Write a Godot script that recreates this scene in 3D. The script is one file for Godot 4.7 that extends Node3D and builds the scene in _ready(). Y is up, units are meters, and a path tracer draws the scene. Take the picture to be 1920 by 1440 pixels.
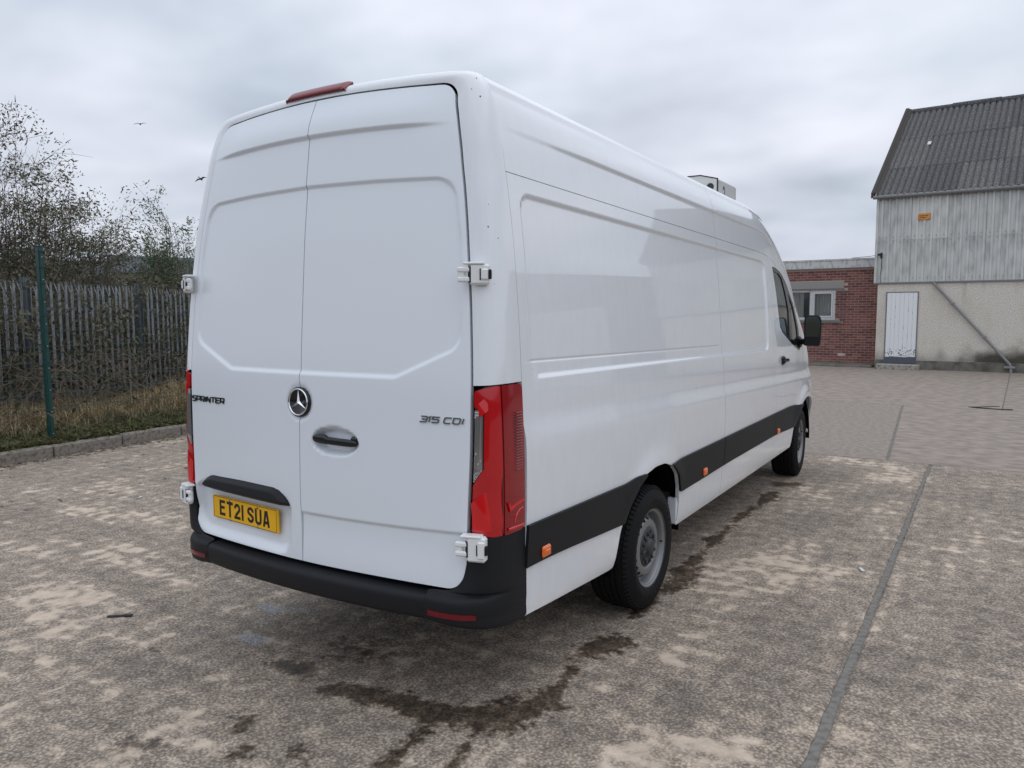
extends Node3D
# White panel van seen from behind in a worn concrete yard.  x right, y up, the van points towards -z; metres.

var rng := RandomNumberGenerator.new()
var mats := {}


class Buf:
	var v := PackedVector3Array()
	var n := PackedVector3Array()
	var uv := PackedVector2Array()
	var ix := PackedInt32Array()
	var twice := false
	var col := PackedColorArray()

	func vert(p: Vector3, nn: Vector3, t := Vector2.ZERO) -> int:
		v.append(p)
		n.append(nn)
		uv.append(t)
		return v.size() - 1

	func quad(a: Vector3, b: Vector3, c: Vector3, d: Vector3, away = null, ta := Vector2.ZERO, tb := Vector2.ZERO, tc := Vector2.ZERO, td := Vector2.ZERO) -> void:
		var nn := (c - a).cross(d - b).normalized()
		var flip := false
		if away != null:
			var o: Vector3 = away
			if nn.dot((a + b + c + d) * 0.25 - o) < 0.0:
				flip = true
				nn = -nn
		var i := v.size()
		v.append_array([a, b, c, d])
		n.append_array([nn, nn, nn, nn])
		uv.append_array([ta, tb, tc, td])
		if flip:
			ix.append_array([i, i + 1, i + 2, i, i + 2, i + 3])
		else:
			ix.append_array([i, i + 2, i + 1, i, i + 3, i + 2])

	func tri(a: Vector3, b: Vector3, c: Vector3, away = null) -> void:
		var nn := (b - a).cross(c - a).normalized()
		var flip := false
		if away != null:
			var o: Vector3 = away
			if nn.dot((a + b + c) / 3.0 - o) < 0.0:
				flip = true
				nn = -nn
		var i := v.size()
		v.append_array([a, b, c])
		n.append_array([nn, nn, nn])
		uv.append_array([Vector2.ZERO, Vector2.ZERO, Vector2.ZERO])
		if flip:
			ix.append_array([i, i + 1, i + 2])
		else:
			ix.append_array([i, i + 2, i + 1])

	func box(xf: Transform3D, size: Vector3, b := 0.0) -> void:
		var h := size * 0.5
		var c := xf.origin
		var P := func(sx: float, sy: float, sz: float, ax: int) -> Vector3:
			var q := Vector3(sx * (h.x - (0.0 if ax == 0 else b)), sy * (h.y - (0.0 if ax == 1 else b)), sz * (h.z - (0.0 if ax == 2 else b)))
			return xf * q
		for s: float in [-1.0, 1.0]:
			quad(P.call(s, -1, -1, 0), P.call(s, 1, -1, 0), P.call(s, 1, 1, 0), P.call(s, -1, 1, 0), c)
			quad(P.call(-1, s, -1, 1), P.call(1, s, -1, 1), P.call(1, s, 1, 1), P.call(-1, s, 1, 1), c)
			quad(P.call(-1, -1, s, 2), P.call(1, -1, s, 2), P.call(1, 1, s, 2), P.call(-1, 1, s, 2), c)
		if b <= 0.0:
			return
		for s: float in [-1.0, 1.0]:
			for t: float in [-1.0, 1.0]:
				quad(P.call(s, t, -1, 0), P.call(s, t, 1, 0), P.call(s, t, 1, 1), P.call(s, t, -1, 1), c)
				quad(P.call(s, -1, t, 0), P.call(s, 1, t, 0), P.call(s, 1, t, 2), P.call(s, -1, t, 2), c)
				quad(P.call(-1, s, t, 1), P.call(1, s, t, 1), P.call(1, s, t, 2), P.call(-1, s, t, 2), c)
				for u: float in [-1.0, 1.0]:
					tri(P.call(s, t, u, 0), P.call(s, t, u, 1), P.call(s, t, u, 2), c)

	func bx(x0: float, x1: float, y0: float, y1: float, z0: float, z1: float, b := 0.0) -> void:
		box(Transform3D(Basis(), Vector3(x0 + x1, y0 + y1, z0 + z1) * 0.5), Vector3(absf(x1 - x0), absf(y1 - y0), absf(z1 - z0)), b)

	func tube(pts: PackedVector3Array, r0: float, r1: float, sides := 6, cap := false) -> void:
		var m := pts.size()
		var ref := Vector3(0.3, 0.11, 0.94).normalized()
		var base := v.size()
		for k in m:
			var t := (pts[mini(k + 1, m - 1)] - pts[maxi(k - 1, 0)]).normalized()
			if absf(t.dot(ref)) > 0.96:
				ref = Vector3(0.9, 0.4, 0.1).normalized()
			var a := t.cross(ref).normalized()
			var b := t.cross(a)
			var r := lerpf(r0, r1, float(k) / maxf(1.0, m - 1))
			for j in sides:
				var w := TAU * j / sides
				var d := a * cos(w) + b * sin(w)
				v.append(pts[k] + d * r)
				n.append(d)
				uv.append(Vector2(float(j) / sides, k))
		for k in m - 1:
			for j in sides:
				var p := base + k * sides + j
				var q := base + k * sides + (j + 1) % sides
				ix.append_array([p, q + sides, q, p, p + sides, q + sides])
		if cap:
			for e: int in [0, m - 1]:
				var t2 := (pts[1] - pts[0]) if e == 0 else (pts[m - 2] - pts[m - 1])
				for j in range(1, sides - 1):
					tri(v[base + e * sides], v[base + e * sides + j], v[base + e * sides + j + 1], pts[e] + t2)

	# profile: (radius, height along axis); axis is xf's y
	func lathe(xf: Transform3D, prof: Array, segs: int, hard := false) -> void:
		var m := prof.size()
		for k in m - 1:
			var p: Vector2 = prof[k]
			var q: Vector2 = prof[k + 1]
			var e := (q - p).normalized()
			var nk := Vector2(e.y, -e.x)
			var n0 := nk
			var n1 := nk
			if not hard:
				if k > 0:
					var e0: Vector2 = (p - (prof[k - 1] as Vector2)).normalized()
					if e0.dot(e) > 0.4:
						n0 = (nk + Vector2(e0.y, -e0.x)).normalized()
				if k < m - 2:
					var e1: Vector2 = ((prof[k + 2] as Vector2) - q).normalized()
					if e1.dot(e) > 0.4:
						n1 = (nk + Vector2(e1.y, -e1.x)).normalized()
			var base := v.size()
			for j in segs + 1:
				var w := TAU * j / segs
				var d := Vector3(cos(w), 0, sin(w))
				v.append(xf * (d * p.x + Vector3(0, p.y, 0)))
				v.append(xf * (d * q.x + Vector3(0, q.y, 0)))
				n.append((xf.basis * (d * n0.x + Vector3(0, n0.y, 0))).normalized())
				n.append((xf.basis * (d * n1.x + Vector3(0, n1.y, 0))).normalized())
				uv.append_array([Vector2(float(j) / segs, p.y), Vector2(float(j) / segs, q.y)])
			for j in segs:
				var i := base + j * 2
				ix.append_array([i, i + 2, i + 1, i + 1, i + 2, i + 3])

	# a flat outline (counter-clockwise) in xf's xy plane, pushed out along z by d, with a bevel
	func plate(xf: Transform3D, outline: PackedVector2Array, d: float, bev := 0.0) -> void:
		var pts := outline
		var area := 0.0
		for k in pts.size():
			area += pts[k].cross(pts[(k + 1) % pts.size()])
		if area < 0.0:
			pts = pts.duplicate()
			pts.reverse()
		var top := pts
		if bev > 0.0:
			var off := Geometry2D.offset_polygon(pts, -bev, Geometry2D.JOIN_MITER)
			if off.size() == 1 and off[0].size() == pts.size():
				top = off[0]
				# keep the vertices paired up
				var best := 0
				for s in pts.size():
					if top[s].distance_to(pts[0]) < top[best].distance_to(pts[0]):
						best = s
				var t2 := PackedVector2Array()
				for s in pts.size():
					t2.append(top[(best + s) % pts.size()])
				top = t2
			else:
				bev = 0.0
		var m := pts.size()
		var nz := (xf.basis * Vector3(0, 0, 1)).normalized()
		var tr := Geometry2D.triangulate_polygon(top)
		var base := v.size()
		for p in top:
			v.append(xf * Vector3(p.x, p.y, d))
			n.append(nz)
			uv.append(p)
		for k in range(0, tr.size(), 3):
			var a := top[tr[k]]
			var b := top[tr[k + 1]]
			var c := top[tr[k + 2]]
			if (b - a).cross(c - a) > 0.0:
				ix.append_array([base + tr[k], base + tr[k + 2], base + tr[k + 1]])
			else:
				ix.append_array([base + tr[k], base + tr[k + 1], base + tr[k + 2]])
		for k in m:
			var a := pts[k]
			var b := pts[(k + 1) % m]
			quad(xf * Vector3(a.x, a.y, 0), xf * Vector3(b.x, b.y, 0), xf * Vector3(b.x, b.y, d - bev), xf * Vector3(a.x, a.y, d - bev))
			if bev > 0.0:
				var a2 := top[k]
				var b2 := top[(k + 1) % m]
				quad(xf * Vector3(a.x, a.y, d - bev), xf * Vector3(b.x, b.y, d - bev), xf * Vector3(b2.x, b2.y, d), xf * Vector3(a2.x, a2.y, d))

	# a ribbon of given width along a polyline, mitred, raised by d
	func ribbon(xf: Transform3D, pts: PackedVector2Array, w: float, d: float) -> void:
		var L := PackedVector2Array()
		var R := PackedVector2Array()
		var m := pts.size()
		for k in m:
			var e0 := (pts[k] - pts[maxi(k - 1, 0)]).normalized()
			var e1 := (pts[mini(k + 1, m - 1)] - pts[k]).normalized()
			if k == 0:
				e0 = e1
			if k == m - 1:
				e1 = e0
			var nn := (e0.orthogonal() + e1.orthogonal()).normalized()
			var s := w * 0.5 / maxf(0.4, nn.dot(e1.orthogonal()))
			L.append(pts[k] + nn * s)
			R.append(pts[k] - nn * s)
		for k in m - 1:
			var a := xf * Vector3(L[k].x, L[k].y, d)
			var b := xf * Vector3(R[k].x, R[k].y, d)
			var c := xf * Vector3(R[k + 1].x, R[k + 1].y, d)
			var e := xf * Vector3(L[k + 1].x, L[k + 1].y, d)
			var inside := xf * Vector3(pts[k].x, pts[k].y, -d * 20.0 - 0.1)
			quad(a, b, c, e, inside)
			var dn := -(xf.basis * Vector3(0, 0, d))
			var mid := (a + b + c + e) * 0.25
			quad(a, e, e + dn, a + dn, mid + dn * 0.5)
			quad(b, c, c + dn, b + dn, mid + dn * 0.5)
			if k == 0:
				quad(a, b, b + dn, a + dn, mid + dn * 0.5)
			if k == m - 2:
				quad(c, e, e + dn, c + dn, mid + dn * 0.5)

	func mesh() -> ArrayMesh:
		var a := []
		a.resize(Mesh.ARRAY_MAX)
		a[Mesh.ARRAY_VERTEX] = v
		a[Mesh.ARRAY_NORMAL] = n
		a[Mesh.ARRAY_TEX_UV] = uv
		if col.size() == v.size():
			a[Mesh.ARRAY_COLOR] = col
		if twice:
			a[Mesh.ARRAY_TEX_UV2] = uv
		a[Mesh.ARRAY_INDEX] = ix
		var m := ArrayMesh.new()
		m.add_surface_from_arrays(Mesh.PRIMITIVE_TRIANGLES, a)
		return m


func put(called: String, mesh: Mesh, m: Material, parent: Node = self) -> MeshInstance3D:
	var o := MeshInstance3D.new()
	o.name = called
	o.mesh = mesh
	o.material_override = m
	parent.add_child(o, true)
	return o


func thing(called: String, label: String, category: String, at := Vector3.ZERO, group := "") -> Node3D:
	var o := Node3D.new()
	o.name = called
	o.position = at
	add_child(o, true)
	return tag(o, label, category, group)


func tag(o: Node3D, label: String, category: String, group := "") -> Node3D:
	o.set_meta("label", label)
	o.set_meta("category", category)
	if group:
		o.set_meta("group", group)
	return o


func stuff(o: Node3D) -> Node3D:
	o.set_meta("kind", "stuff")
	return o


func structure(o: Node3D) -> Node3D:
	o.set_meta("kind", "structure")
	return o


func mat(called: String, c: Color, rough: float, metal := 0.0, spec := 0.5) -> StandardMaterial3D:
	var m := StandardMaterial3D.new()
	m.resource_name = called
	m.albedo_color = c.linear_to_srgb()
	m.roughness = rough
	m.metallic = metal
	m.metallic_specular = spec
	mats[called] = m
	return m


func noise_tex(w: int, freq: float, oct: int, ramp: Array, seed_: int, type := FastNoiseLite.TYPE_SIMPLEX_SMOOTH, normal := false, strength := 4.0) -> NoiseTexture2D:
	var f := FastNoiseLite.new()
	f.noise_type = type
	f.seed = seed_
	f.frequency = freq
	f.fractal_octaves = oct
	var t := NoiseTexture2D.new()
	t.width = w
	t.height = w
	t.seamless = true
	t.noise = f
	if normal:
		t.as_normal_map = true
		t.bump_strength = strength
	elif ramp.size():
		var g := Gradient.new()
		g.offsets = PackedFloat32Array(ramp.map(func(e): return e[0]))
		g.colors = PackedColorArray(ramp.map(func(e): return (e[1] as Color).linear_to_srgb()))
		t.color_ramp = g
	return t


func grey(x: float) -> Color:
	return Color(x, x, x)


func triplanar(m: StandardMaterial3D, per_metre: float) -> StandardMaterial3D:
	m.uv1_triplanar = true
	m.uv1_world_triplanar = true
	m.uv1_scale = Vector3.ONE * per_metre
	return m


func ss(a: float, b: float, x: float) -> float:
	var t := clampf((x - a) / (b - a), 0.0, 1.0)
	return t * t * (3.0 - 2.0 * t)


func itp(tab: Array, x: float) -> float:
	if x <= tab[0][0]:
		return tab[0][1]
	for k in range(1, tab.size()):
		if x < tab[k][0]:
			var a: Array = tab[k - 1]
			var b: Array = tab[k]
			return lerpf(a[1], b[1], (x - a[0]) / (b[0] - a[0]))
	return tab[-1][1]


func sd_rr(p: Vector2, lo: Vector2, hi: Vector2, r: float) -> float:
	var c := (lo + hi) * 0.5
	var d := (p - c).abs() - (hi - lo) * 0.5 + Vector2(r, r)
	return Vector2(maxf(d.x, 0.0), maxf(d.y, 0.0)).length() + minf(maxf(d.x, d.y), 0.0) - r


func sd_poly(poly: PackedVector2Array, p: Vector2) -> float:
	var m := poly.size()
	var d := INF
	var s := 1.0
	var j := m - 1
	for i in m:
		var e := poly[j] - poly[i]
		var w := p - poly[i]
		var b := w - e * clampf(w.dot(e) / e.length_squared(), 0.0, 1.0)
		d = minf(d, b.length_squared())
		var c1 := p.y >= poly[i].y
		var c2 := p.y < poly[j].y
		var c3 := e.x * w.y > e.y * w.x
		if (c1 and c2 and c3) or (not c1 and not c2 and not c3):
			s = -s
		j = i
	return s * sqrt(d)


func spread(a: float, b: float, step: float, fine := [], reach := 0.02, fs := 0.004) -> PackedFloat32Array:
	var out: Array[float] = [a, b]
	var k := maxi(1, int(round((b - a) / step)))
	for i in k + 1:
		var x := a + (b - a) * i / k
		var near := false
		for f: float in fine:
			if absf(x - f) < reach:
				near = true
		if not near:
			out.append(x)
	for f: float in fine:
		var y := f - reach
		while y <= f + reach + 1e-6:
			if y > a and y < b:
				out.append(y)
			y += fs
	out.sort()
	var r := PackedFloat32Array()
	for x in out:
		if r.is_empty() or x - r[-1] > fs * 0.4:
			r.append(x)
	r[-1] = b
	return r


# A skin panel: fmap(u, v) gives the point, fin(u, v) < 0 is kept (cut along its zero line), edges fold back by `edge`.
func panel(us: PackedFloat32Array, vs: PackedFloat32Array, fmap: Callable, fin = null, edge := 0.0, inner := Vector3(0, 1.4, -3.4), close := false) -> ArrayMesh:
	var nu := us.size()
	var nv := vs.size()
	var P := PackedVector3Array()
	P.resize(nu * nv)
	var N := PackedVector3Array()
	N.resize(nu * nv)
	var F := PackedFloat32Array()
	F.resize(nu * nv)
	for j in nv:
		for i in nu:
			P[j * nu + i] = fmap.call(us[i], vs[j])
			F[j * nu + i] = -1.0 if fin == null else fin.call(us[i], vs[j])
	var vote := 0.0
	for j in nv:
		for i in nu:
			var i0 := maxi(i - 1, 0)
			var i1 := mini(i + 1, nu - 1)
			if close and (i == 0 or i == nu - 1):
				i0 = nu - 2
				i1 = 1
			var du := P[j * nu + i1] - P[j * nu + i0]
			var dv := P[mini(j + 1, nv - 1) * nu + i] - P[maxi(j - 1, 0) * nu + i]
			var nn := du.cross(dv).normalized()
			N[j * nu + i] = nn
			if F[j * nu + i] < 0.0:
				vote += signf(nn.dot(P[j * nu + i] - inner))
	var rev := vote > 0.0
	if not rev:
		for k in N.size():
			N[k] = -N[k]
	var b := Buf.new()
	b.v = P.duplicate()
	b.n = N.duplicate()
	for j in nv:
		for i in nu:
			b.uv.append(Vector2(us[i], vs[j]))
	for j in nv - 1:
		for i in nu - 1:
			var c := [j * nu + i, j * nu + i + 1, (j + 1) * nu + i + 1, (j + 1) * nu + i]
			var cnt := 0
			for k: int in c:
				if F[k] < 0.0:
					cnt += 1
			if cnt == 0:
				continue
			var border := edge > 0.0 and (i == 0 or j == 0 or i == nu - 2 or j == nv - 2)
			var ring := PackedInt32Array()
			var mask := PackedInt32Array()
			if cnt == 4 and not border:
				ring = PackedInt32Array(c)
			else:
				for k in 4:
					var a: int = c[k]
					var e: int = c[(k + 1) % 4]
					var em := 0
					if k == 0 and j == 0:
						em = 4
					elif k == 2 and j == nv - 2:
						em = 8
					elif k == 1 and i == nu - 2:
						em = 2
					elif k == 3 and i == 0:
						em = 1
					if F[a] < 0.0:
						var am := em
						var pk := (k + 3) % 4
						if pk == 0 and j == 0:
							am |= 4
						elif pk == 2 and j == nv - 2:
							am |= 8
						elif pk == 1 and i == nu - 2:
							am |= 2
						elif pk == 3 and i == 0:
							am |= 1
						ring.append(a)
						mask.append(am)
					if (F[a] < 0.0) != (F[e] < 0.0):
						var t := F[a] / (F[a] - F[e])
						ring.append(b.vert(P[a].lerp(P[e], t), N[a].lerp(N[e], t).normalized(), b.uv[a].lerp(b.uv[e], t)))
						mask.append(em | 16)
			for k in range(1, ring.size() - 1):
				if rev:
					b.ix.append_array([ring[0], ring[k + 1], ring[k]])
				else:
					b.ix.append_array([ring[0], ring[k], ring[k + 1]])
			if edge > 0.0 and mask.size() > 2:
				var cen := Vector3.ZERO
				for k in ring:
					cen += b.v[k]
				cen /= ring.size()
				for k in ring.size():
					var k2 := (k + 1) % ring.size()
					if (mask[k] & mask[k2] & 15) or (mask[k] & 16 and mask[k2] & 16):
						var p := b.v[ring[k]]
						var q := b.v[ring[k2]]
						if p.distance_squared_to(q) < 1e-9:
							continue
						b.quad(p, q, q - b.n[ring[k2]] * edge, p - b.n[ring[k]] * edge, cen - b.n[ring[k]] * edge * 0.5)
	return b.mesh()


func _ready() -> void:
	rng.seed = 4711
	camera_and_light()
	materials()
	ground()
	main_building()
	brick_building()
	yard_shed()
	van()
	kerb_and_verge()
	palisade_fence()
	mesh_fence()
	vegetation()
	far_hill()
	small_things()


func camera_and_light() -> void:
	var cam := Camera3D.new()
	cam.name = "camera"
	cam.position = Vector3(2.6447, 1.7563, 2.5208)
	cam.basis = Basis(Vector3.UP, 0.5552) * Basis(Vector3.RIGHT, -0.0932) * Basis(Vector3(0, 0, 1), -0.0038)
	cam.fov = rad_to_deg(2.0 * atan(720.0 / 1442.0))
	cam.near = 0.05
	cam.far = 900.0
	add_child(cam)
	cam.current = true
	var sun := DirectionalLight3D.new()
	sun.name = "sun"
	sun.light_energy = 0.17
	sun.light_color = Color(1.0, 0.985, 0.96)
	sun.light_angular_distance = 85.0
	sun.shadow_enabled = true
	sun.basis = Basis.looking_at(Vector3(-0.25, -1.0, -0.05))
	add_child(sun)
	var e := Environment.new()
	e.background_mode = Environment.BG_SKY
	var sky := Sky.new()
	var pm := PanoramaSkyMaterial.new()
	pm.panorama = ImageTexture.create_from_image(sky_image())
	sky.sky_material = pm
	e.sky = sky
	e.tonemap_mode = Environment.TONE_MAPPER_LINEAR
	e.tonemap_exposure = 1.2
	e.background_energy_multiplier = 1.0
	e.sdfgi_enabled = true
	e.ssao_enabled = true
	e.ssil_enabled = true
	var w := WorldEnvironment.new()
	w.name = "world"
	w.environment = e
	add_child(w)


# A broken overcast: flat cloud bases seen in perspective, brighter overhead as an overcast sky is.
func sky_image() -> Image:
	var w := 1024
	var h := 512
	var f := FastNoiseLite.new()
	f.seed = 21
	f.noise_type = FastNoiseLite.TYPE_SIMPLEX_SMOOTH
	f.frequency = 0.9
	f.fractal_octaves = 6
	f.fractal_gain = 0.52
	var g := FastNoiseLite.new()
	g.seed = 5
	g.noise_type = FastNoiseLite.TYPE_SIMPLEX_SMOOTH
	g.frequency = 0.55
	g.fractal_octaves = 3
	var data := PackedFloat32Array()
	data.resize(w * h * 3)
	for j in h:
		var el := PI * (0.5 - (j + 0.5) / h)
		for i in w:
			var az := TAU * (i + 0.5) / w
			var d := Vector3(sin(az) * cos(el), sin(el), -cos(az) * cos(el))
			var o := (j * w + i) * 3
			if d.y < -0.02:
				data[o] = 0.16
				data[o + 1] = 0.15
				data[o + 2] = 0.145
				continue
			var up := maxf(d.y, 0.0)
			var p := Vector3(d.x, 0.0, d.z) / (up + 0.16)
			var a := f.get_noise_3d(p.x, 0.0, p.z * 1.25)
			var c := g.get_noise_3d(p.x + 7.0, 3.0, p.z)
			var fade := ss(0.0, 0.12, up)
			var l := 0.535 + 0.36 * pow(up, 0.8) + (0.24 * a + 0.12 * c) * lerpf(0.35, 1.0, fade)
			l += 0.05 * exp(-up / 0.06)
			# thinner cloud is whiter, thicker cloud bluer and greyer with a lilac cast
			var thick := clampf(0.5 - 1.1 * a - 0.4 * c, 0.0, 1.0)
			var lil := clampf(0.5 + 1.2 * c, 0.0, 1.0)
			var col := Color(0.925, 0.985, 1.085).lerp(Color(0.845, 0.955, 1.115), thick)
			col = col.lerp(Color(0.96, 0.955, 1.10), lil * 0.45)
			data[o] = l * col.r
			data[o + 1] = l * col.g
			data[o + 2] = l * col.b
	return Image.create_from_data(w, h, false, Image.FORMAT_RGBF, data.to_byte_array())


func materials() -> void:
	var m: StandardMaterial3D
	m = mat("white_paint", Color(0.78, 0.81, 0.845), 0.22)
	m.clearcoat_enabled = true
	m.clearcoat = 1.0
	m.clearcoat_roughness = 0.03
	m.albedo_texture = noise_tex(512, 0.03, 5, [[0.0, Color(0.965, 0.962, 0.955)], [0.45, Color(0.99, 0.99, 0.987)], [0.7, Color.WHITE], [1.0, Color.WHITE]], 8)
	triplanar(m, 0.5)
	m.uv1_scale = Vector3(1.6, 0.28, 0.9)
	m = mat("door_paint", Color(0.765, 0.81, 0.86), 0.32)
	m.clearcoat_enabled = true
	m.clearcoat = 0.55
	m.clearcoat_roughness = 0.16
	mat("hinge_white", Color(0.78, 0.79, 0.79), 0.3)
	m = mat("black_plastic", Color(0.0125, 0.0135, 0.016), 0.5, 0.0, 0.33)
	m.normal_enabled = true
	m.normal_texture = noise_tex(256, 0.25, 2, [], 3, FastNoiseLite.TYPE_SIMPLEX_SMOOTH, true, 1.5)
	triplanar(m, 6.0)
	mat("gloss_black", Color(0.008, 0.009, 0.011), 0.18)
	mat("dark_void", Color(0.006, 0.006, 0.007), 0.9, 0.0, 0.1)
	mat("rubber", Color(0.0095, 0.0095, 0.0105), 0.7, 0.0, 0.28)
	mat("steel_rim", Color(0.225, 0.23, 0.235), 0.42, 0.5)
	mat("hub_plastic", Color(0.028, 0.03, 0.034), 0.5)
	mat("underbody", Color(0.018, 0.017, 0.017), 0.8)
	mat("chrome", Color(0.72, 0.74, 0.77), 0.12, 1.0)
	mat("badge_chrome", Color(0.42, 0.44, 0.48), 0.2, 1.0)
	mat("badge_dark", Color(0.05, 0.055, 0.065), 0.25, 0.7)
	m = mat("lens_red", Color(0.26, 0.003, 0.008), 0.12)
	m.clearcoat_enabled = true
	m.clearcoat = 0.6
	m.clearcoat_roughness = 0.02
	m = mat("lens_bright", Color(0.60, 0.006, 0.010), 0.12)
	m.clearcoat_enabled = true
	m.clearcoat = 0.6
	m.clearcoat_roughness = 0.02
	m = mat("lens_mid", Color(0.46, 0.003, 0.008), 0.12)
	m.clearcoat_enabled = true
	m.clearcoat = 0.6
	m.clearcoat_roughness = 0.02
	m = mat("lens_dark", Color(0.13, 0.002, 0.005), 0.12)
	m.clearcoat_enabled = true
	m.clearcoat = 0.6
	m.clearcoat_roughness = 0.02
	m = mat("lens_clear", Color(0.34, 0.345, 0.35), 0.1, 0.75)
	m.clearcoat_enabled = true
	m = mat("lens_amber", Color(0.78, 0.14, 0.003), 0.15)
	m.clearcoat_enabled = true
	m = mat("lamp_red", Color(0.20, 0.02, 0.028), 0.3)
	mat("reflector_red", Color(0.15, 0.004, 0.010), 0.2)
	mat("plate_yellow", Color(0.88, 0.47, 0.004), 0.25)
	mat("plate_black", Color(0.006, 0.006, 0.006), 0.4)
	mat("unit_white", Color(0.66, 0.66, 0.63), 0.5)
	mat("unit_grey", Color(0.50, 0.51, 0.50), 0.5)
	mat("print_purple", Color(0.075, 0.012, 0.035), 0.5)
	mat("print_grey", Color(0.06, 0.065, 0.06), 0.5)
	m = mat("tinted_glass", Color(0.030, 0.036, 0.036), 0.03)
	m.albedo_color.a = 0.62
	m.transparency = BaseMaterial3D.TRANSPARENCY_ALPHA
	m = mat("window_glass", Color(0.1, 0.11, 0.11), 0.03)
	m.albedo_color.a = 0.25
	m.transparency = BaseMaterial3D.TRANSPARENCY_ALPHA
	mat("mirror_glass", Color(0.30, 0.36, 0.38), 0.04, 1.0)
	mat("seat_cloth", Color(0.035, 0.036, 0.04), 0.9)
	mat("cab_grey", Color(0.12, 0.12, 0.12), 0.8)

	# buildings
	m = mat("cladding", Color(0.66, 0.675, 0.65), 0.62, 0.1)
	m.albedo_texture = noise_tex(512, 0.012, 5, [[0.0, grey(0.62)], [0.42, grey(0.86)], [0.6, grey(0.94)], [1.0, grey(1.0)]], 31)
	triplanar(m, 0.22)
	m.uv1_scale = Vector3(0.6, 0.22, 0.6)
	m = mat("cladding_pale", Color(0.73, 0.74, 0.71), 0.62, 0.1)
	m.albedo_texture = mats.cladding.albedo_texture
	triplanar(m, 0.22)
	m.uv1_scale = Vector3(0.5, 0.2, 0.5)
	m.uv1_offset = Vector3(0.3, 0.6, 0.1)
	for k in 3:
		m = mat("roof_sheet_%d" % k, [Color(0.30, 0.298, 0.298), Color(0.255, 0.255, 0.26), Color(0.345, 0.338, 0.33)][k], 0.95, 0.0, 0.2)
		m.albedo_texture = noise_tex(512, 0.045, 5, [[0.0, grey(0.16)], [0.40, grey(0.30)], [0.52, grey(0.42)], [0.66, grey(0.62)], [1.0, grey(0.9)]], 40 + k) if k == 0 else mats.roof_sheet_0.albedo_texture
		triplanar(m, 0.62)
		m.uv1_offset = Vector3(0.37, 0.11, 0.71) * k
	mat("verge_board", Color(0.075, 0.07, 0.064), 0.95, 0.0, 0.2)
	m = mat("gutter_grey", Color(0.2, 0.205, 0.21), 0.55)
	m = mat("pebbledash", Color(0.80, 0.755, 0.68), 0.95, 0.0, 0.2)
	m.albedo_texture = noise_tex(512, 0.11, 3, [[0.0, grey(0.45)], [0.4, grey(0.82)], [0.6, grey(0.95)], [1.0, grey(1.0)]], 51, FastNoiseLite.TYPE_CELLULAR)
	m.normal_enabled = true
	m.normal_texture = noise_tex(512, 0.11, 3, [], 51, FastNoiseLite.TYPE_CELLULAR, true, 3.0)
	triplanar(m, 0.62)
	m.vertex_color_use_as_albedo = true
	m = mat("plinth", Color(0.20, 0.19, 0.165), 0.95, 0.0, 0.2)
	m.albedo_texture = noise_tex(256, 0.02, 5, [[0.0, grey(0.45)], [1.0, grey(1.35)]], 52)
	triplanar(m, 0.5)
	m = mat("old_white_door", Color(0.80, 0.82, 0.84), 0.6)
	m = mat("door_frame_dark", Color(0.17, 0.175, 0.18), 0.7)
	mat("door_peel", Color(0.13, 0.12, 0.105), 0.9)
	mat("threshold_blue", Color(0.085, 0.095, 0.125), 0.7)
	m = mat("step_concrete", Color(0.38, 0.36, 0.32), 0.95, 0.0, 0.2)
	m.albedo_texture = noise_tex(256, 0.03, 5, [[0.0, grey(0.35)], [0.5, grey(0.9)], [1.0, grey(1.4)]], 53)
	triplanar(m, 1.2)
	mat("pipe_grey", Color(0.24, 0.245, 0.245), 0.6)
	mat("sign_orange", Color(0.66, 0.27, 0.05), 0.5)
	mat("sign_ink", Color(0.05, 0.02, 0.008), 0.6)
	for k in 4:
		mat("brick_%d" % k, [Color(0.205, 0.090, 0.078), Color(0.24, 0.110, 0.092), Color(0.15, 0.072, 0.066), Color(0.275, 0.135, 0.112)][k], 0.9, 0.0, 0.25)
	mat("mortar", Color(0.46, 0.375, 0.35), 0.95, 0.0, 0.2)
	m = mat("fascia_concrete", Color(0.60, 0.61, 0.60), 0.9, 0.0, 0.2)
	m.albedo_texture = noise_tex(512, 0.02, 5, [[0.0, grey(0.5)], [0.5, grey(0.92)], [1.0, grey(1.25)]], 54)
	triplanar(m, 0.5)
	m.uv1_scale = Vector3(0.9, 0.35, 0.9)
	mat("lintel", Color(0.32, 0.31, 0.29), 0.95, 0.0, 0.2)
	mat("window_white", Color(0.80, 0.82, 0.83), 0.4)
	mat("curtain", Color(0.45, 0.47, 0.45), 0.9)
	mat("room_dark", Color(0.02, 0.02, 0.02), 0.9)
	mat("wire", Color(0.10, 0.09, 0.09), 0.6)
	mat("vent_brick", Color(0.55, 0.47, 0.45), 0.9)
	mat("shed_grey", Color(0.21, 0.215, 0.22), 0.7)
	mat("shed_roof", Color(0.12, 0.118, 0.115), 0.9)

	# left side
	m = mat("kerb", Color(0.25, 0.225, 0.195), 0.95, 0.0, 0.2)
	m.albedo_texture = noise_tex(512, 0.035, 5, [[0.0, grey(0.3)], [0.45, grey(0.85)], [1.0, grey(1.5)]], 60)
	triplanar(m, 0.8)
	m = mat("soil", Color(0.062, 0.055, 0.036), 1.0, 0.0, 0.1)
	m.albedo_texture = noise_tex(512, 0.03, 5, [[0.0, grey(0.4)], [1.0, grey(1.6)]], 61)
	triplanar(m, 0.5)
	m = mat("galvanised", Color(0.30, 0.325, 0.345), 0.55, 0.35)
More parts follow.
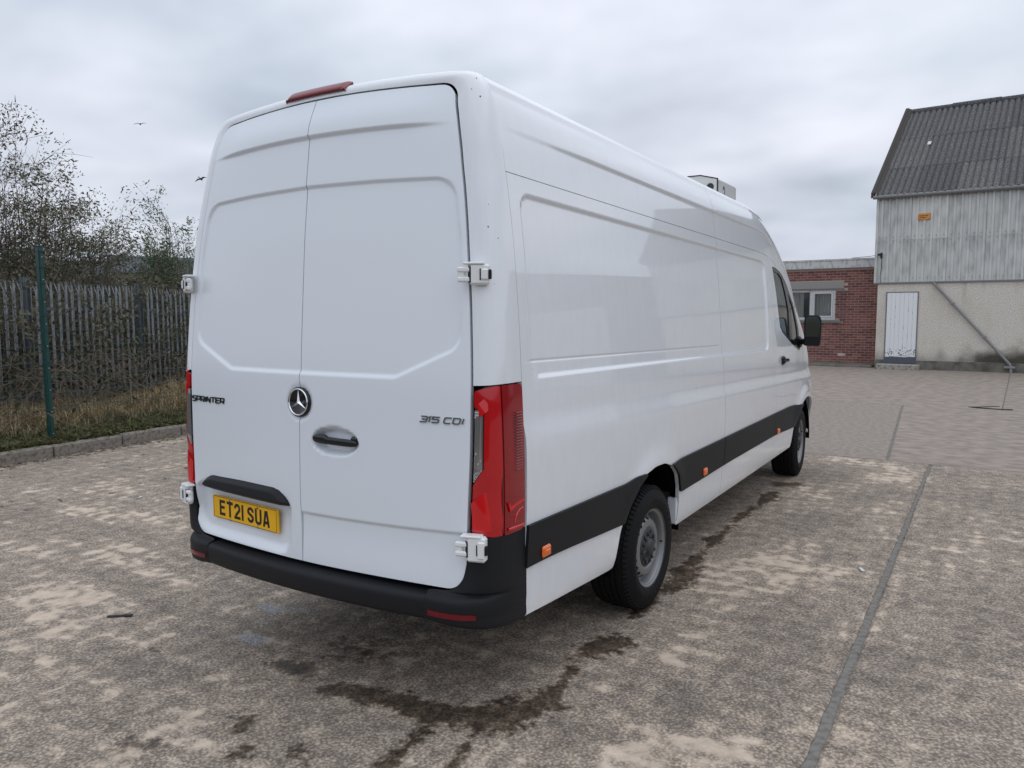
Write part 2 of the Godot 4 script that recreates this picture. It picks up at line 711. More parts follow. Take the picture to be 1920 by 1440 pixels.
	m.albedo_texture = noise_tex(256, 0.03, 4, [[0.0, grey(0.55)], [1.0, grey(1.25)]], 62)
	triplanar(m, 0.7)
	mat("galvanised_rail", Color(0.13, 0.145, 0.16), 0.55, 0.4)
	mat("post_green", Color(0.006, 0.050, 0.046), 0.4)
	mat("wire_green", Color(0.010, 0.045, 0.040), 0.5)
	mat("bolt_steel", Color(0.4, 0.42, 0.42), 0.4, 0.7)
	m = mat("straw", Color(0.25, 0.18, 0.085), 0.9, 0.0, 0.2)
	m.vertex_color_use_as_albedo = true
	m.albedo_color = Color.WHITE
	m.backlight_enabled = true
	m.backlight = Color(0.3, 0.3, 0.2)
	m = mat("leaf", Color.WHITE, 0.6, 0.0, 0.3)
	m.vertex_color_use_as_albedo = true
	m.backlight_enabled = true
	m.backlight = Color(0.25, 0.28, 0.15)
	m = mat("bark", Color(0.135, 0.11, 0.086), 0.95, 0.0, 0.2)
	m = mat("twig", Color(0.165, 0.132, 0.10), 0.95, 0.0, 0.2)
	m = mat("bramble_stem", Color(0.19, 0.15, 0.115), 0.9, 0.0, 0.2)
	m = mat("hill_cover", Color(0.17, 0.155, 0.13), 1.0, 0.0, 0.1)
	m.albedo_texture = noise_tex(512, 0.02, 5, [[0.0, grey(0.35)], [1.0, grey(1.7)]], 63)
	triplanar(m, 0.03)
	mat("house_wall", Color(0.30, 0.26, 0.22), 0.9)
	mat("house_roof", Color(0.10, 0.105, 0.12), 0.9)
	mat("bird_grey", Color(0.12, 0.125, 0.13), 0.8)
	mat("cable_black", Color(0.012, 0.012, 0.012), 0.6)
	mat("scrap_black", Color(0.02, 0.021, 0.023), 0.6)
	mat("paper_white", Color(0.6, 0.6, 0.58), 0.8)


# ---------------------------------------------------------------- ground
const GX0 := -8.2
const GZ0 := -12.9
const GS := 16.4

func capsule(img: PackedFloat32Array, n: int, a: Vector2, b: Vector2, r: float, amount: float, soft := 1.0) -> void:
	# adds a soft blot from a to b (world x, z) to a map of n x n over the yard
	var s := n / GS
	var pa := (a - Vector2(GX0, GZ0)) * s
	var pb := (b - Vector2(GX0, GZ0)) * s
	var rr := r * s
	var x0 := maxi(0, int(minf(pa.x, pb.x) - rr * 2.0))
	var x1 := mini(n - 1, int(maxf(pa.x, pb.x) + rr * 2.0))
	var y0 := maxi(0, int(minf(pa.y, pb.y) - rr * 2.0))
	var y1 := mini(n - 1, int(maxf(pa.y, pb.y) + rr * 2.0))
	var e := pb - pa
	var ll := maxf(e.length_squared(), 1e-4)
	for y in range(y0, y1 + 1):
		for x in range(x0, x1 + 1):
			var p := Vector2(x, y)
			var t := clampf((p - pa).dot(e) / ll, 0.0, 1.0)
			var d := p.distance_to(pa + e * t) / rr
			img[y * n + x] += amount * exp(-d * d * 1.4 / soft)


func layer(n: int, freq: float, oct: int, seed_: int, w := 0, h := 0, type := FastNoiseLite.TYPE_SIMPLEX_SMOOTH) -> PackedByteArray:
	var f := FastNoiseLite.new()
	f.noise_type = type
	f.seed = seed_
	f.frequency = freq
	f.fractal_octaves = oct
	var im := f.get_image(w if w else n, h if h else n, false, false, true)
	if im.get_width() != n or im.get_height() != n:
		im.resize(n, n, Image.INTERPOLATE_CUBIC)
	im.convert(Image.FORMAT_L8)
	return im.get_data()


func big(map: PackedFloat32Array, n: int, to: int) -> PackedByteArray:
	var bytes := PackedByteArray()
	bytes.resize(n * n)
	for k in n * n:
		bytes[k] = int(clampf(128.0 + 100.0 * map[k], 0.0, 255.0))
	var im := Image.create_from_data(n, n, false, Image.FORMAT_L8, bytes)
	im.resize(to, to, Image.INTERPOLATE_CUBIC)
	return im.get_data()


func ground_maps() -> Array:
	var n := 2048
	var c := 512
	var wear := PackedFloat32Array()
	wear.resize(c * c)
	var wet := PackedFloat32Array()
	wet.resize(c * c)
	# pale worn patches (positive) and grimy ones (negative)
	for e: Array in [
		[1.30, -1.10, 1.62, -0.95, 0.16, 1.1], [1.45, -2.2, 1.7, -2.9, 0.28, 0.8], [1.15, -2.6, 1.5, -3.4, 0.25, 0.6], [1.72, -0.42, 1.95, -0.2, 0.22, 1.0], [1.55, -0.25, 1.8, 0.15, 0.2, 0.8],
		[1.5, -5.9, 1.95, -6.6, 0.3, 0.8], [1.95, -6.9, 1.2, -7.2, 0.2, 0.7], [1.6, -4.6, 1.2, -5.2, 0.3, 0.5], [1.9, -4.3, 1.95, -5.3, 0.12, 0.6],
		[-1.9, 0.26, -2.4, 0.1, 0.35, 0.8], [-1.2, 0.05, -2.0, -0.1, 0.25, 0.6], [-1.9, -0.5, -2.8, -0.7, 0.22, 0.7], [-2.8, -0.4, -3.4, -0.5, 0.3, 0.5], [-4.2, -1.6, -5.0, -1.8, 0.5, 0.45], [-3.0, -1.4, -4.2, -1.2, 0.3, 0.5],
		[2.04, 3.0, 2.03, -2.0, 0.022, 0.5], [2.03, -2.6, 2.02, -4.2, 0.02, 0.45], [2.18, 2.0, 2.185, -3.6, 0.018, 0.4], [1.99, 1.0, 1.99, -1.6, 0.018, -0.35],
		[-0.3, 0.6, -1.2, 0.7, 0.5, 0.35], [1.2, 0.1, 1.0, 0.5, 0.3, 0.3],
		[1.75, -1.35, 1.85, -1.6, 0.3, -0.9], [1.62, -0.95, 1.55, -0.75, 0.24, -1.0], [1.55, -1.9, 1.8, -2.0, 0.22, -0.7], [1.35, -4.0, 1.7, -4.4, 0.3, -0.7], [1.6, -5.3, 1.9, -5.6, 0.22, -0.7], [1.15, -6.3, 1.5, -6.0, 0.3, -0.6],
		[-2.2, 0.5, -3.0, 0.3, 0.5, -0.5], [-1.5, -0.2, -2.4, -0.35, 0.14, -0.8], [-3.3, -1.0, -4.5, -0.9, 0.3, -0.5], [-0.8, 0.35, -1.3, 0.4, 0.2, -0.6], [1.83, -0.3, 1.83, -0.25, 0.07, -1.3], [1.68, -0.28, 1.7, -0.2, 0.06, -1.3], [1.6, -0.55, 1.62, -0.5, 0.06, -1.2],
		[2.9, -2.0, 3.4, -3.5, 0.7, -0.35], [2.7, -5.6, 3.3, -6.4, 0.4, -0.5], [2.5, -3.4, 2.9, -4.4, 0.35, 0.35]]:
		capsule(wear, c, Vector2(e[0], e[1]), Vector2(e[2], e[3]), e[4], e[5])
	# wet oil-dark stains
	for e: Array in [
		[0.13, 0.0, 0.42, -0.06, 0.07, 0.9], [0.42, -0.06, 0.64, -0.05, 0.08, 1.0], [0.62, -0.06, 0.90, -0.18, 0.105, 0.95], [0.88, -0.17, 0.99, -0.40, 0.105, 0.95], [0.74, -0.1, 0.93, -0.24, 0.07, 0.6], [0.30, -0.05, 0.05, 0.02, 0.05, 0.7],
		[0.95, -1.0, 1.0, -1.14, 0.10, 0.9], [0.90, -0.88, 1.06, -1.2, 0.05, 0.6], [1.0, -0.45, 0.95, -0.75, 0.035, 0.9], [0.86, -0.05, 0.93, 0.22, 0.035, 0.5], [0.68, 0.02, 0.70, 0.38, 0.04, 0.45], [0.70, 0.30, 0.78, 0.5, 0.04, 0.5],
		[-0.3, -0.03, -0.12, -0.06, 0.08, 0.75], [-0.2, -0.35, -0.05, -0.4, 0.16, 0.3],
		[0.90, -2.35, 0.93, -2.75, 0.05, 0.9], [0.89, -3.2, 0.88, -3.3, 0.07, 1.0], [0.92, -2.7, 0.88, -4.2, 0.04, 0.6], [0.9, -4.0, 0.92, -5.1, 0.05, 0.65], [0.93, -4.75, 0.9, -4.95, 0.1, 0.9], [0.98, -5.5, 0.75, -5.5, 0.11, 1.1], [1.03, -5.6, 0.9, -5.4, 0.06, 0.9], [0.95, -1.5, 0.95, -2.4, 0.05, 0.55],
		[1.02, -2.1, 0.98, -2.5, 0.09, 0.55], [-1.02, 0.18, -0.98, 0.2, 0.03, 0.6], [0.14, 0.55, 0.16, 0.6, 0.05, 0.6], [-0.06, 0.4, 0.0, 0.45, 0.06, 0.5], [0.35, 0.45, 0.4, 0.5, 0.05, 0.5], [-0.2, 0.75, -0.3, 0.8, 0.06, 0.5]]:
		capsule(wet, c, Vector2(e[0], e[1]), Vector2(e[2], e[3]), e[4], e[5], 0.8)
	# dried white splashes
	for e: Array in [[-0.74, -0.17, -0.64, -0.17, 0.055, -1.9], [-1.0, -0.52, -0.88, -0.5, 0.05, -1.6], [-0.82, -0.36, -0.8, -0.33, 0.04, -0.6], [-0.72, -0.62, -0.9, -0.55, 0.04, -0.5]]:
		capsule(wet, c, Vector2(e[0], e[1]), Vector2(e[2], e[3]), e[4], e[5], 0.7)
	var W := big(wear, c, n)
	var T := big(wet, c, n)
	var A := layer(n, 0.16, 3, 101)                       # grit
	var B := layer(n, 0.055, 3, 102)                      # small patches
	var C := layer(n, 0.0075, 5, 103)                     # large patches
	var D := layer(n, 0.05, 3, 104, n / 10, n)            # brush marks along x
	var E2 := layer(n, 0.05, 3, 105, n, n / 10)           # brush marks along z
	var G := layer(n, 0.11, 2, 106, 0, 0, FastNoiseLite.TYPE_CELLULAR)
	var rgb := PackedByteArray()
	rgb.resize(n * n * 3)
	var rough := PackedByteArray()
	rough.resize(n * n)
	var hgt := PackedByteArray()
	hgt.resize(n * n)
	var wearmap := PackedByteArray()
	wearmap.resize(n * n)
	var curve := PackedByteArray()
	curve.resize(1024)
	for k in 1024:
		curve[k] = int(255.0 * pow(k / 1023.0, 1.0 / 2.2))
	for k in n * n:
		var a := A[k] - 128
		var g := a * 0.45 + (B[k] - 128) * 0.24 + (G[k] - 128) * 0.12
		var big_ := (C[k] - 128) * 0.36 + (W[k] - 128) * 0.88
		var brush := (D[k] - 128) * 0.26 + (E2[k] - 128) * 0.24
		var x := 0.50 + (g * 1.0 + big_ * 0.62 + brush) / 200.0
		x = clampf(x, 0.0, 1.0)
		x = x * x * (3.0 - 2.0 * x)
		var smooth_ := clampf((big_ - 40.0 + brush * 1.5 + (B[k] - 128) * 0.5) / 60.0, 0.0, 0.8)
		x = lerpf(x, 0.80 + a * 0.0016 + brush * 0.003, smooth_)
		wearmap[k] = int(255.0 * clampf(0.92 - 0.95 * smooth_, 0.16, 1.0))
		var lite := 1.0 + (B[k] - 128) * 0.0016
		var r := lerpf(0.305, 0.612, x) * lite
		var gg := lerpf(0.258, 0.506, x) * lite
		var b := lerpf(0.218, 0.400, x) * lite
		var ro := 0.86
		var t := (T[k] - 128) / 100.0
		if t > 0.04:
			var s := clampf((t - 0.10 - (B[k] - 128) * 0.0035 - a * 0.0035) * 2.2, 0.0, 1.0)
			var dk := lerpf(1.0, 0.24 + 0.24 * x, s)
			r *= dk
			gg *= dk * lerpf(1.0, 0.9, s)
			b *= dk * lerpf(1.0, 0.8, s)
			ro = lerpf(ro, 0.42, s)
		elif t < -0.04:
			var s := clampf((-t - 0.12 - a * 0.004) * 1.3, 0.0, 0.75)
			r = lerpf(r, 0.45, s)
			gg = lerpf(gg, 0.46, s)
			b = lerpf(b, 0.47, s)
			ro = lerpf(ro, 0.5, s)
		rgb[k * 3] = curve[clampi(int(r * 1023.0), 0, 1023)]
		rgb[k * 3 + 1] = curve[clampi(int(gg * 1023.0), 0, 1023)]
		rgb[k * 3 + 2] = curve[clampi(int(b * 1023.0), 0, 1023)]
		rough[k] = int(ro * 255.0)
		hgt[k] = clampi(128 + int(g * 0.7 + brush * 0.3), 0, 255)
	return [Image.create_from_data(n, n, false, Image.FORMAT_RGB8, rgb), Image.create_from_data(n, n, false, Image.FORMAT_L8, rough), Image.create_from_data(n, n, false, Image.FORMAT_L8, hgt), Image.create_from_data(n, n, false, Image.FORMAT_L8, wearmap)]


func grain_image() -> Image:
	var n := 1024
	var f := FastNoiseLite.new()
	f.noise_type = FastNoiseLite.TYPE_CELLULAR
	f.seed = 70
	f.frequency = 0.105
	f.cellular_return_type = FastNoiseLite.RETURN_DISTANCE2_SUB
	f.cellular_jitter = 1.0
	f.fractal_type = FastNoiseLite.FRACTAL_NONE
	f.domain_warp_enabled = true
	f.domain_warp_amplitude = 7.0
	f.domain_warp_frequency = 0.05
	f.domain_warp_fractal_octaves = 2
	var web := f.get_seamless_image(n, n, false, false, 0.1, true)
	web.convert(Image.FORMAT_L8)
	var w := web.get_data()
	f = FastNoiseLite.new()
	f.noise_type = FastNoiseLite.TYPE_SIMPLEX_SMOOTH
	f.seed = 71
	f.frequency = 0.09
	f.fractal_octaves = 3
	var gi := f.get_seamless_image(n, n, false, false, 0.1, true)
	gi.convert(Image.FORMAT_L8)
	var g := gi.get_data()
	f.seed = 72
	f.frequency = 0.02
	var pi2 := f.get_seamless_image(n, n, false, false, 0.1, true)
	pi2.convert(Image.FORMAT_L8)
	var p := pi2.get_data()
	var out := PackedByteArray()
	out.resize(n * n)
	for k in n * n:
		var line := clampf((w[k] - 14 - (p[k] - 128) * 0.16) / 60.0, 0.0, 1.0)
		var grit := clampf((g[k] - 88) / 80.0, 0.0, 1.0)
		var v := 0.32 + 0.42 * line * (0.35 + 0.65 * grit) + 0.26 * grit
		out[k] = int(255.0 * pow(clampf(v, 0.0, 1.0), 1.0 / 2.2))
	return Image.create_from_data(n, n, false, Image.FORMAT_L8, out)


func slab(x0: float, x1: float, z0: float, z1: float, m: Material, parent: Node, wob := 0.012, skew0 := 0.0, skew1 := 0.0) -> void:
	# a cast slab: worn, slightly wandering edges, dropping 30 mm at its sides; skew moves x at the far end (z0)
	var b := Buf.new()
	b.twice = true
	var ring := PackedVector2Array()
	var f := FastNoiseLite.new()
	f.seed = 9
	f.frequency = 1.6
	f.fractal_octaves = 3
	var per := 0.06
	var add := func(a: Vector2, c: Vector2) -> void:
		var steps := maxi(2, int(a.distance_to(c) / per))
		var nn := (c - a).normalized().orthogonal()
		for k in steps:
			var p := a.lerp(c, float(k) / steps)
			ring.append(p + nn * f.get_noise_2d(p.x * 7.0 + 11.0, p.y * 7.0) * wob)
	add.call(Vector2(x0, z1), Vector2(x1, z1))
	add.call(Vector2(x1, z1), Vector2(x1 + skew1, z0))
	add.call(Vector2(x1 + skew1, z0), Vector2(x0 + skew0, z0))
	add.call(Vector2(x0 + skew0, z0), Vector2(x0, z1))
	var inner := PackedVector2Array()
	var cen := Vector2((x0 + x1) * 0.5, (z0 + z1) * 0.5)
	for p in ring:
		inner.append(p + (cen - p).normalized() * 0.014)
	var uvp := func(p: Vector2) -> Vector2: return Vector2((p.x - GX0) / GS, (p.y - GZ0) / GS)
	var tr := Geometry2D.triangulate_polygon(inner)
	for p in inner:
		b.vert(Vector3(p.x, 0, p.y), Vector3.UP, uvp.call(p))
	for k in range(0, tr.size(), 3):
		var p := inner[tr[k]]
		var q := inner[tr[k + 1]]
		var r := inner[tr[k + 2]]
		# seen from above x runs right and z down
		if (q - p).cross(r - p) > 0.0:
			b.ix.append_array([tr[k], tr[k + 1], tr[k + 2]])
		else:
			b.ix.append_array([tr[k], tr[k + 2], tr[k + 1]])
	var m_ := ring.size()
	for k in m_:
		var p := ring[k]
		var q := ring[(k + 1) % m_]
		var pi_ := inner[k]
		var qi := inner[(k + 1) % m_]
		b.quad(Vector3(pi_.x, 0, pi_.y), Vector3(qi.x, 0, qi.y), Vector3(q.x, -0.009, q.y), Vector3(p.x, -0.009, p.y), Vector3(cen.x, -1, cen.y), uvp.call(pi_), uvp.call(qi), uvp.call(q), uvp.call(p))
		b.quad(Vector3(p.x, -0.009, p.y), Vector3(q.x, -0.009, q.y), Vector3(q.x, -0.04, q.y), Vector3(p.x, -0.04, p.y), Vector3(cen.x, -0.02, cen.y), uvp.call(p), uvp.call(q), uvp.call(q), uvp.call(p))
	structure(put("concrete_slab", b.mesh(), m, parent))


func ground() -> void:
	var maps := ground_maps()
	var m := mat("slab_near", Color.WHITE, 1.0, 0.0, 0.35)
	m.albedo_texture = ImageTexture.create_from_image(maps[0])
	m.roughness_texture = ImageTexture.create_from_image(maps[1])
	m.heightmap_enabled = true
	m.heightmap_texture = ImageTexture.create_from_image(maps[2])
	m.heightmap_scale = 0.55
	# the crazed, brushed grain of the surface, finer than the map above; worn smooth patches show less of it
	m.detail_enabled = true
	m.detail_blend_mode = BaseMaterial3D.BLEND_MODE_MUL
	m.detail_uv_layer = BaseMaterial3D.DETAIL_UV_2
	m.uv2_scale = Vector3(8, 8, 1)
	m.detail_albedo = ImageTexture.create_from_image(grain_image())
	m.detail_mask = ImageTexture.create_from_image(maps[3])
	# beyond the near slabs: the same concrete seen flat, with long soft streaks across
	var far_ := mat("slab_far", Color(0.36, 0.305, 0.262), 0.9, 0.0, 0.3)
	far_.albedo_texture = noise_tex(1024, 0.012, 6, [[0.0, grey(0.55)], [0.4, grey(0.74)], [0.62, grey(0.84)], [1.0, grey(1.0)]], 111)
	triplanar(far_, 0.2)
	far_.uv1_scale = Vector3(0.26, 0.2, 0.34)
	var far2 := mat("slab_far_grey", Color(0.34, 0.295, 0.255), 0.9, 0.0, 0.3)
	far2.albedo_texture = noise_tex(1024, 0.03, 6, [[0.0, grey(0.55)], [0.4, grey(0.74)], [0.6, grey(0.84)], [1.0, grey(1.0)]], 112)
	triplanar(far2, 0.2)
	far2.uv1_scale = Vector3(0.3, 0.2, 0.4)
	var joint := mat("joint_fill", Color(0.225, 0.212, 0.195), 0.95, 0.0, 0.25)
	joint.albedo_texture = noise_tex(512, 0.04, 5, [[0.0, grey(0.6)], [0.5, grey(0.95)], [1.0, grey(1.35)]], 113)
	triplanar(joint, 0.9)
	var b := Buf.new()
	var R := 400.0
	# the earth under everything: one sheet to the horizon
	b.quad(Vector3(-R, -0.045, R), Vector3(R, -0.045, R), Vector3(R, -0.045, -R), Vector3(-R, -0.045, -R), Vector3(0, -5, 0))
	var g := structure(put("ground", b.mesh(), mats.soil))
	var yard := Node3D.new()
	yard.name = "concrete_yard"
	add_child(yard)
	structure(yard)
	slab(-9.0, 2.080, -7.40, 6.0, m, yard, 0.011, 0, 0.04)
	slab(2.143, 8.0, -7.40, 6.0, m, yard, 0.011, 0.01, 0)
	slab(8.1, 16.0, -7.40, 6.0, far2, yard)
	slab(-8.6, 1.672, -13.40, -7.415, far2, yard, 0.015, 0, -0.36)
	slab(1.70, 12.0, -13.43, -7.415, far_, yard, 0.010, -0.36, 0)
	slab(-9.0, 2.885, -24.6, -13.415, far_, yard, 0.008, 0, 0.34)
	slab(2.90, 16.0, -24.6, -13.445, far_, yard, 0.008, 0.34, 0)
	# bitumen and mortar that fill the joints
	b = Buf.new()
	b.quad(Vector3(-9.2, -0.016, 6.0), Vector3(16.2, -0.016, 6.0), Vector3(16.2, -0.016, -24.7), Vector3(-9.2, -0.016, -24.7), Vector3(0, -5, 0))
	structure(put("joint_fill", b.mesh(), joint, yard))


# ---------------------------------------------------------------- the van
const ZE := [[0.45, 0.025], [0.6, 0.02], [0.85, 0.015], [1.45, 0.0], [1.85, -0.028], [2.2, -0.06], [2.52, -0.10], [2.65, -0.13], [2.75, -0.16]]
const ZG := [[0.45, 0.075], [0.6, 0.075], [0.99, 0.078], [1.48, 0.063], [1.6, 0.056], [2.085, 0.018], [2.32, -0.01], [2.54, -0.04], [2.67, -0.069], [2.75, -0.105]]
const XE := [[0.45, 0.86], [0.695, 0.872], [0.85, 0.879], [1.1, 0.89], [1.46, 0.895], [1.85, 0.873], [2.13, 0.842], [2.3, 0.814], [2.52, 0.777], [2.65, 0.75], [2.75, 0.72]]
const PROF := [[0.30, 0.965], [0.36, 0.975], [0.40, 0.986], [0.46, 0.991], [0.60, 0.996], [0.82, 1.0], [1.0, 1.0015], [1.14, 1.001], [1.30, 0.996], [1.465, 0.988], [1.58, 0.983], [1.706, 0.977], [1.834, 0.968], [2.026, 0.953], [2.141, 0.940], [2.26, 0.925], [2.36, 0.910], [2.46, 0.895], [2.566, 0.874], [2.645, 0.852], [2.709, 0.822], [2.74, 0.795], [2.751, 0.78]]
const DROP := [[0.0, 0.0], [4.3, 0.0], [4.66, 0.022], [4.86, 0.075], [5.06, 0.14], [5.2, 0.195], [5.39, 0.29], [5.58, 0.385], [5.79, 0.51], [6.26, 0.85], [6.48, 1.06], [6.68, 1.25], [6.78, 1.30], [7.0, 1.36]]
const GAP_X := -0.02
const SEAM := 0.225
const AXLE_R := 1.69
const AXLE_F := 6.03

var prof_t := PackedFloat32Array()
var ze_t := PackedFloat32Array()
var zg_t := PackedFloat32Array()
var xe_t := PackedFloat32Array()
var drop_t := PackedFloat32Array()
var door_line := PackedVector2Array()     # right half outline of the two rear doors
var rec_line := PackedVector2Array()      # pressed panel in the rear doors
var pocket_line := PackedVector2Array()
var arch_rear := PackedVector2Array()
var arch_front := PackedVector2Array()


func smooth_table(tab: Array, from: float, to: float) -> PackedFloat32Array:
	# table over y in 2 mm steps, softened so that the panels have no kinks
	var n := int((to - from) / 0.002) + 1
	var a := PackedFloat32Array()
	a.resize(n)
	for k in n:
		a[k] = itp(tab, from + k * 0.002)
	for pass_ in 3:
		var s := PackedFloat32Array()
		s.resize(n)
		var acc := 0.0
		var w := 22
		for k in n:
			acc = 0.0
			var c := 0
			for j in range(-w, w + 1, 4):
				var q := k + j
				if q < 0:
					q = 0
				elif q >= n:
					q = n - 1
				acc += a[q]
				c += 1
			s[k] = acc / c
		a = s
	return a


func look(t: PackedFloat32Array, from: float, y: float) -> float:
	var f := clampf((y - from) / 0.002, 0.0, t.size() - 1.001)
	var k := int(f)
	return lerpf(t[k], t[k + 1], f - k)


func prof(y: float) -> float:
	return look(prof_t, 0.30, y)


func drop(s: float, q: float) -> float:
	if s < 4.3 or q < 0.9:
		return 0.0
	return look(drop_t, 0.0, s) * pow(clampf((q - 0.9) / 1.85, 0.0, 1.0), 1.4)


func droop(q: float) -> float:
	# the body sits slightly nose-down
	return lerpf(0.002, 0.0165, ss(0.8, 1.7, q))


func taper(s: float, q: float) -> float:
	if s < 5.2:
		return 1.0
	var t := (s - 5.2) / 1.5
	var k := 1.0 - 0.05 * t * t * lerpf(0.6, 1.0, ss(0.8, 1.4, q))
	if s > 6.35:
		var e := (s - 6.35) / 0.6
		k -= 0.34 * e * e * e
	return k


# the right (sgn 1) or left (sgn -1) flank at distance s from the rear and height index q
func side(s: float, q: float, sgn: float, off := 0.0, plain := false) -> Vector3:
	var y := q - droop(q) * s - drop(s, q)
	var x := prof(q) * taper(s, q) + off
	if not plain:
		# pressed panel above the belt line
		if q > 1.40 and q < 2.34 and s < 4.6:
			var d := sd_rr(Vector2(s, q), Vector2(0.318, 1.482), Vector2(4.475, 2.262), 0.075)
			x -= 0.0125 * ss(0.011, -0.014, d)
			if s > 0.27 and s < 3.05:
				var e := (q - 1.552) / 0.0045
				if absf(e) < 3.0:
					x -= 0.004 * exp(-e * e) * ss(0.27, 0.33, s) * ss(3.05, 3.02, s)
		# shoulder: a soft crease that sinks towards the front, fuller below it
		var yc := 1.295 - 0.030 * s
		x += 0.011 * ss(yc + 0.012, yc - 0.085, y) * ss(0.62, 0.95, y) + 0.003 * exp(-pow((y - yc - 0.03) / 0.04, 2.0)) * -1.0
		# flared arches
		if y > 0.55:
			var dr := Vector2(s - AXLE_R - 0.03, (y - 0.36) * 1.04).length()
			x += 0.020 * exp(-pow((dr - 0.52) / 0.075, 2.0)) * ss(0.55, 0.8, y)
			var df := Vector2(s - AXLE_F, (y - 0.36) * 1.04).length()
			x += 0.03 * exp(-pow((df - 0.53) / 0.09, 2.0)) * ss(0.55, 0.8, y)
		# sill rolls under
		if q < 0.43:
			x -= 0.5 * pow(0.43 - q, 1.5)
	return Vector3(sgn * x, y, -s)


func sill_y(s: float) -> float:
	return 0.381 + 0.066 * clampf((1.15 - s) / 0.92, 0.0, 1.0) + 0.006 * ss(3.5, 5.5, s)


func rear_z(x: float, y: float) -> float:
	var t := minf(absf(x) / look(xe_t, 0.45, y), 1.15)
	t *= t
	return look(zg_t, 0.45, y) * (1.0 - t) + look(ze_t, 0.45, y) * t


# the rear doors' skin
func rear(x: float, y: float) -> Vector3:
	var z := rear_z(x, y)
	var ax := absf(x - GAP_X)
	# pressed panel
	if y > 1.44 and y < 2.36:
		var d := sd_poly(rec_line, Vector2(absf(x), y))
		z -= 0.0105 * ss(0.0085, -0.0085, d)
	# lip under the top of the doors
	var yl := 2.553 - 0.02 * pow(ax / 0.75, 2.0)
	if y > 2.45:
		z += 0.016 * ss(yl - 0.016, yl + 0.004, y) * ss(2.735, 2.58, y) * ss(0.79, 0.5, ax)
	# fold at the height of the number plate
	var yf := 0.846 + 0.012 * pow(ax / 0.85, 2.0)
	if x > GAP_X:
		z -= 0.010 * ss(yf + 0.004, yf - 0.016, y) * ss(0.60, 0.80, y)
	elif y < 0.95:
		# plate pocket in the left door
		var d2 := sd_poly(pocket_line, Vector2(x, y))
		z -= lerpf(0.026, 0.042, ss(0.62, 0.86, y)) * ss(0.010, -0.026, d2)
	# dish around the handle
	if x > 0.0 and x < 0.4 and y > 1.08 and y < 1.3:
		var e := Vector2((x - 0.194) / 0.142, (y - 1.187) / 0.061)
		var r := e.length()
		z -= 0.036 * ss(1.0, 0.80, r) * lerpf(1.0, 0.75, ss(0.1, 0.3, x))
	# dish around the emblem
	var rs := Vector2(x + 0.022, y - 1.351).length()
	if rs < 0.1:
		z -= 0.008 * ss(0.085, 0.072, rs)
	return Vector3(x, y, z)


# outer (seam) and inner (door gap) edge of the rear frame, matched; k runs from the bumper up and over to the middle
const FR_O := [[0.996, 0.60], [0.998, 0.70], [1.0, 0.82], [1.0015, 1.0], [1.0, 1.16], [0.995, 1.32], [0.988, 1.465], [0.983, 1.58], [0.977, 1.706], [0.968, 1.834], [0.953, 2.026], [0.940, 2.141], [0.925, 2.26], [0.910, 2.36], [0.895, 2.46], [0.8745, 2.566], [0.853, 2.645], [0.824, 2.709], [0.78, 2.750], [0.68, 2.768], [0.5, 2.780], [0.25, 2.790], [0.0, 2.793]]
const FR_I := [[0.820, 0.606], [0.868, 0.69], [0.879, 0.82], [0.886, 1.0], [0.8925, 1.16], [0.895, 1.32], [0.895, 1.46], [0.890, 1.58], [0.883, 1.70], [0.874, 1.83], [0.854, 2.02], [0.841, 2.135], [0.824, 2.25], [0.806, 2.345], [0.789, 2.44], [0.767, 2.54], [0.749, 2.61], [0.735, 2.665], [0.690, 2.703], [0.60, 2.711], [0.45, 2.719], [0.23, 2.727], [0.0, 2.730]]

func catmull(tab: Array, t: float) -> Vector2:
	var n := tab.size()
	var k := clampi(int(t), 0, n - 2)
	var f := t - k
	var g := func(i: int) -> Vector2:
		i = clampi(i, 0, n - 1)
		return Vector2(tab[i][0], tab[i][1])
	return (g.call(k) as Vector2).cubic_interpolate(g.call(k + 1), g.call(k - 1) if k > 0 else (g.call(0) * 2.0 - g.call(1)), g.call(k + 2) if k < n - 2 else Vector2(-tab[n - 2][0], tab[n - 2][1]), f)


# t: along the frame (0 .. 22), phi: 0 at the seam with the flank, 1 at the door gap
func frame_pt(t: float, phi: float, sgn: float, off := 0.0) -> Vector3:
	var o := catmull(FR_O, t)
	var i := catmull(FR_I, t)
	var zi := rear_z(i.x, i.y) - 0.004
	var n := lerpf(3.4, 2.3, ss(6.0, 17.0, t))
	var c := pow(absf(cos(phi * PI / 2)), 2.0 / n)
	var s := pow(absf(sin(phi * PI / 2)), 2.0 / n)
	var xy := o.lerp(i, 1.0 - c)
	var z := lerpf(-SEAM, zi, s)
	var p := Vector3(xy.x, xy.y, z)
	if off != 0.0:
		var nn := Vector3(c * c, 0, s * s).normalized() if t < 15.0 else Vector3(0, c, s)
		p += nn * off
	p.x *= sgn
	return p


# roof: index into an arc from the right gutter over to the left
var roof_arc := PackedVector2Array()

func roof(s: float, k: float, off := 0.0) -> Vector3:
	var a := roof_arc[int(k)]
	var sg := signf(a.x)
	var q := a.y
	var x := absf(a.x)
	# pressed step along the cantrail
	var st := ss(2.515, 2.543, q) * ss(2.73, 2.57, q) * ss(0.24, 1.1, s) * ss(6.4, 5.4, s)
	x += 0.013 * st
	x = x * taper(s, q) + off * 0.8
	return Vector3(sg * x, q - droop(q) * s - drop(s, q) + off * ss(2.3, 2.79, q), -s)


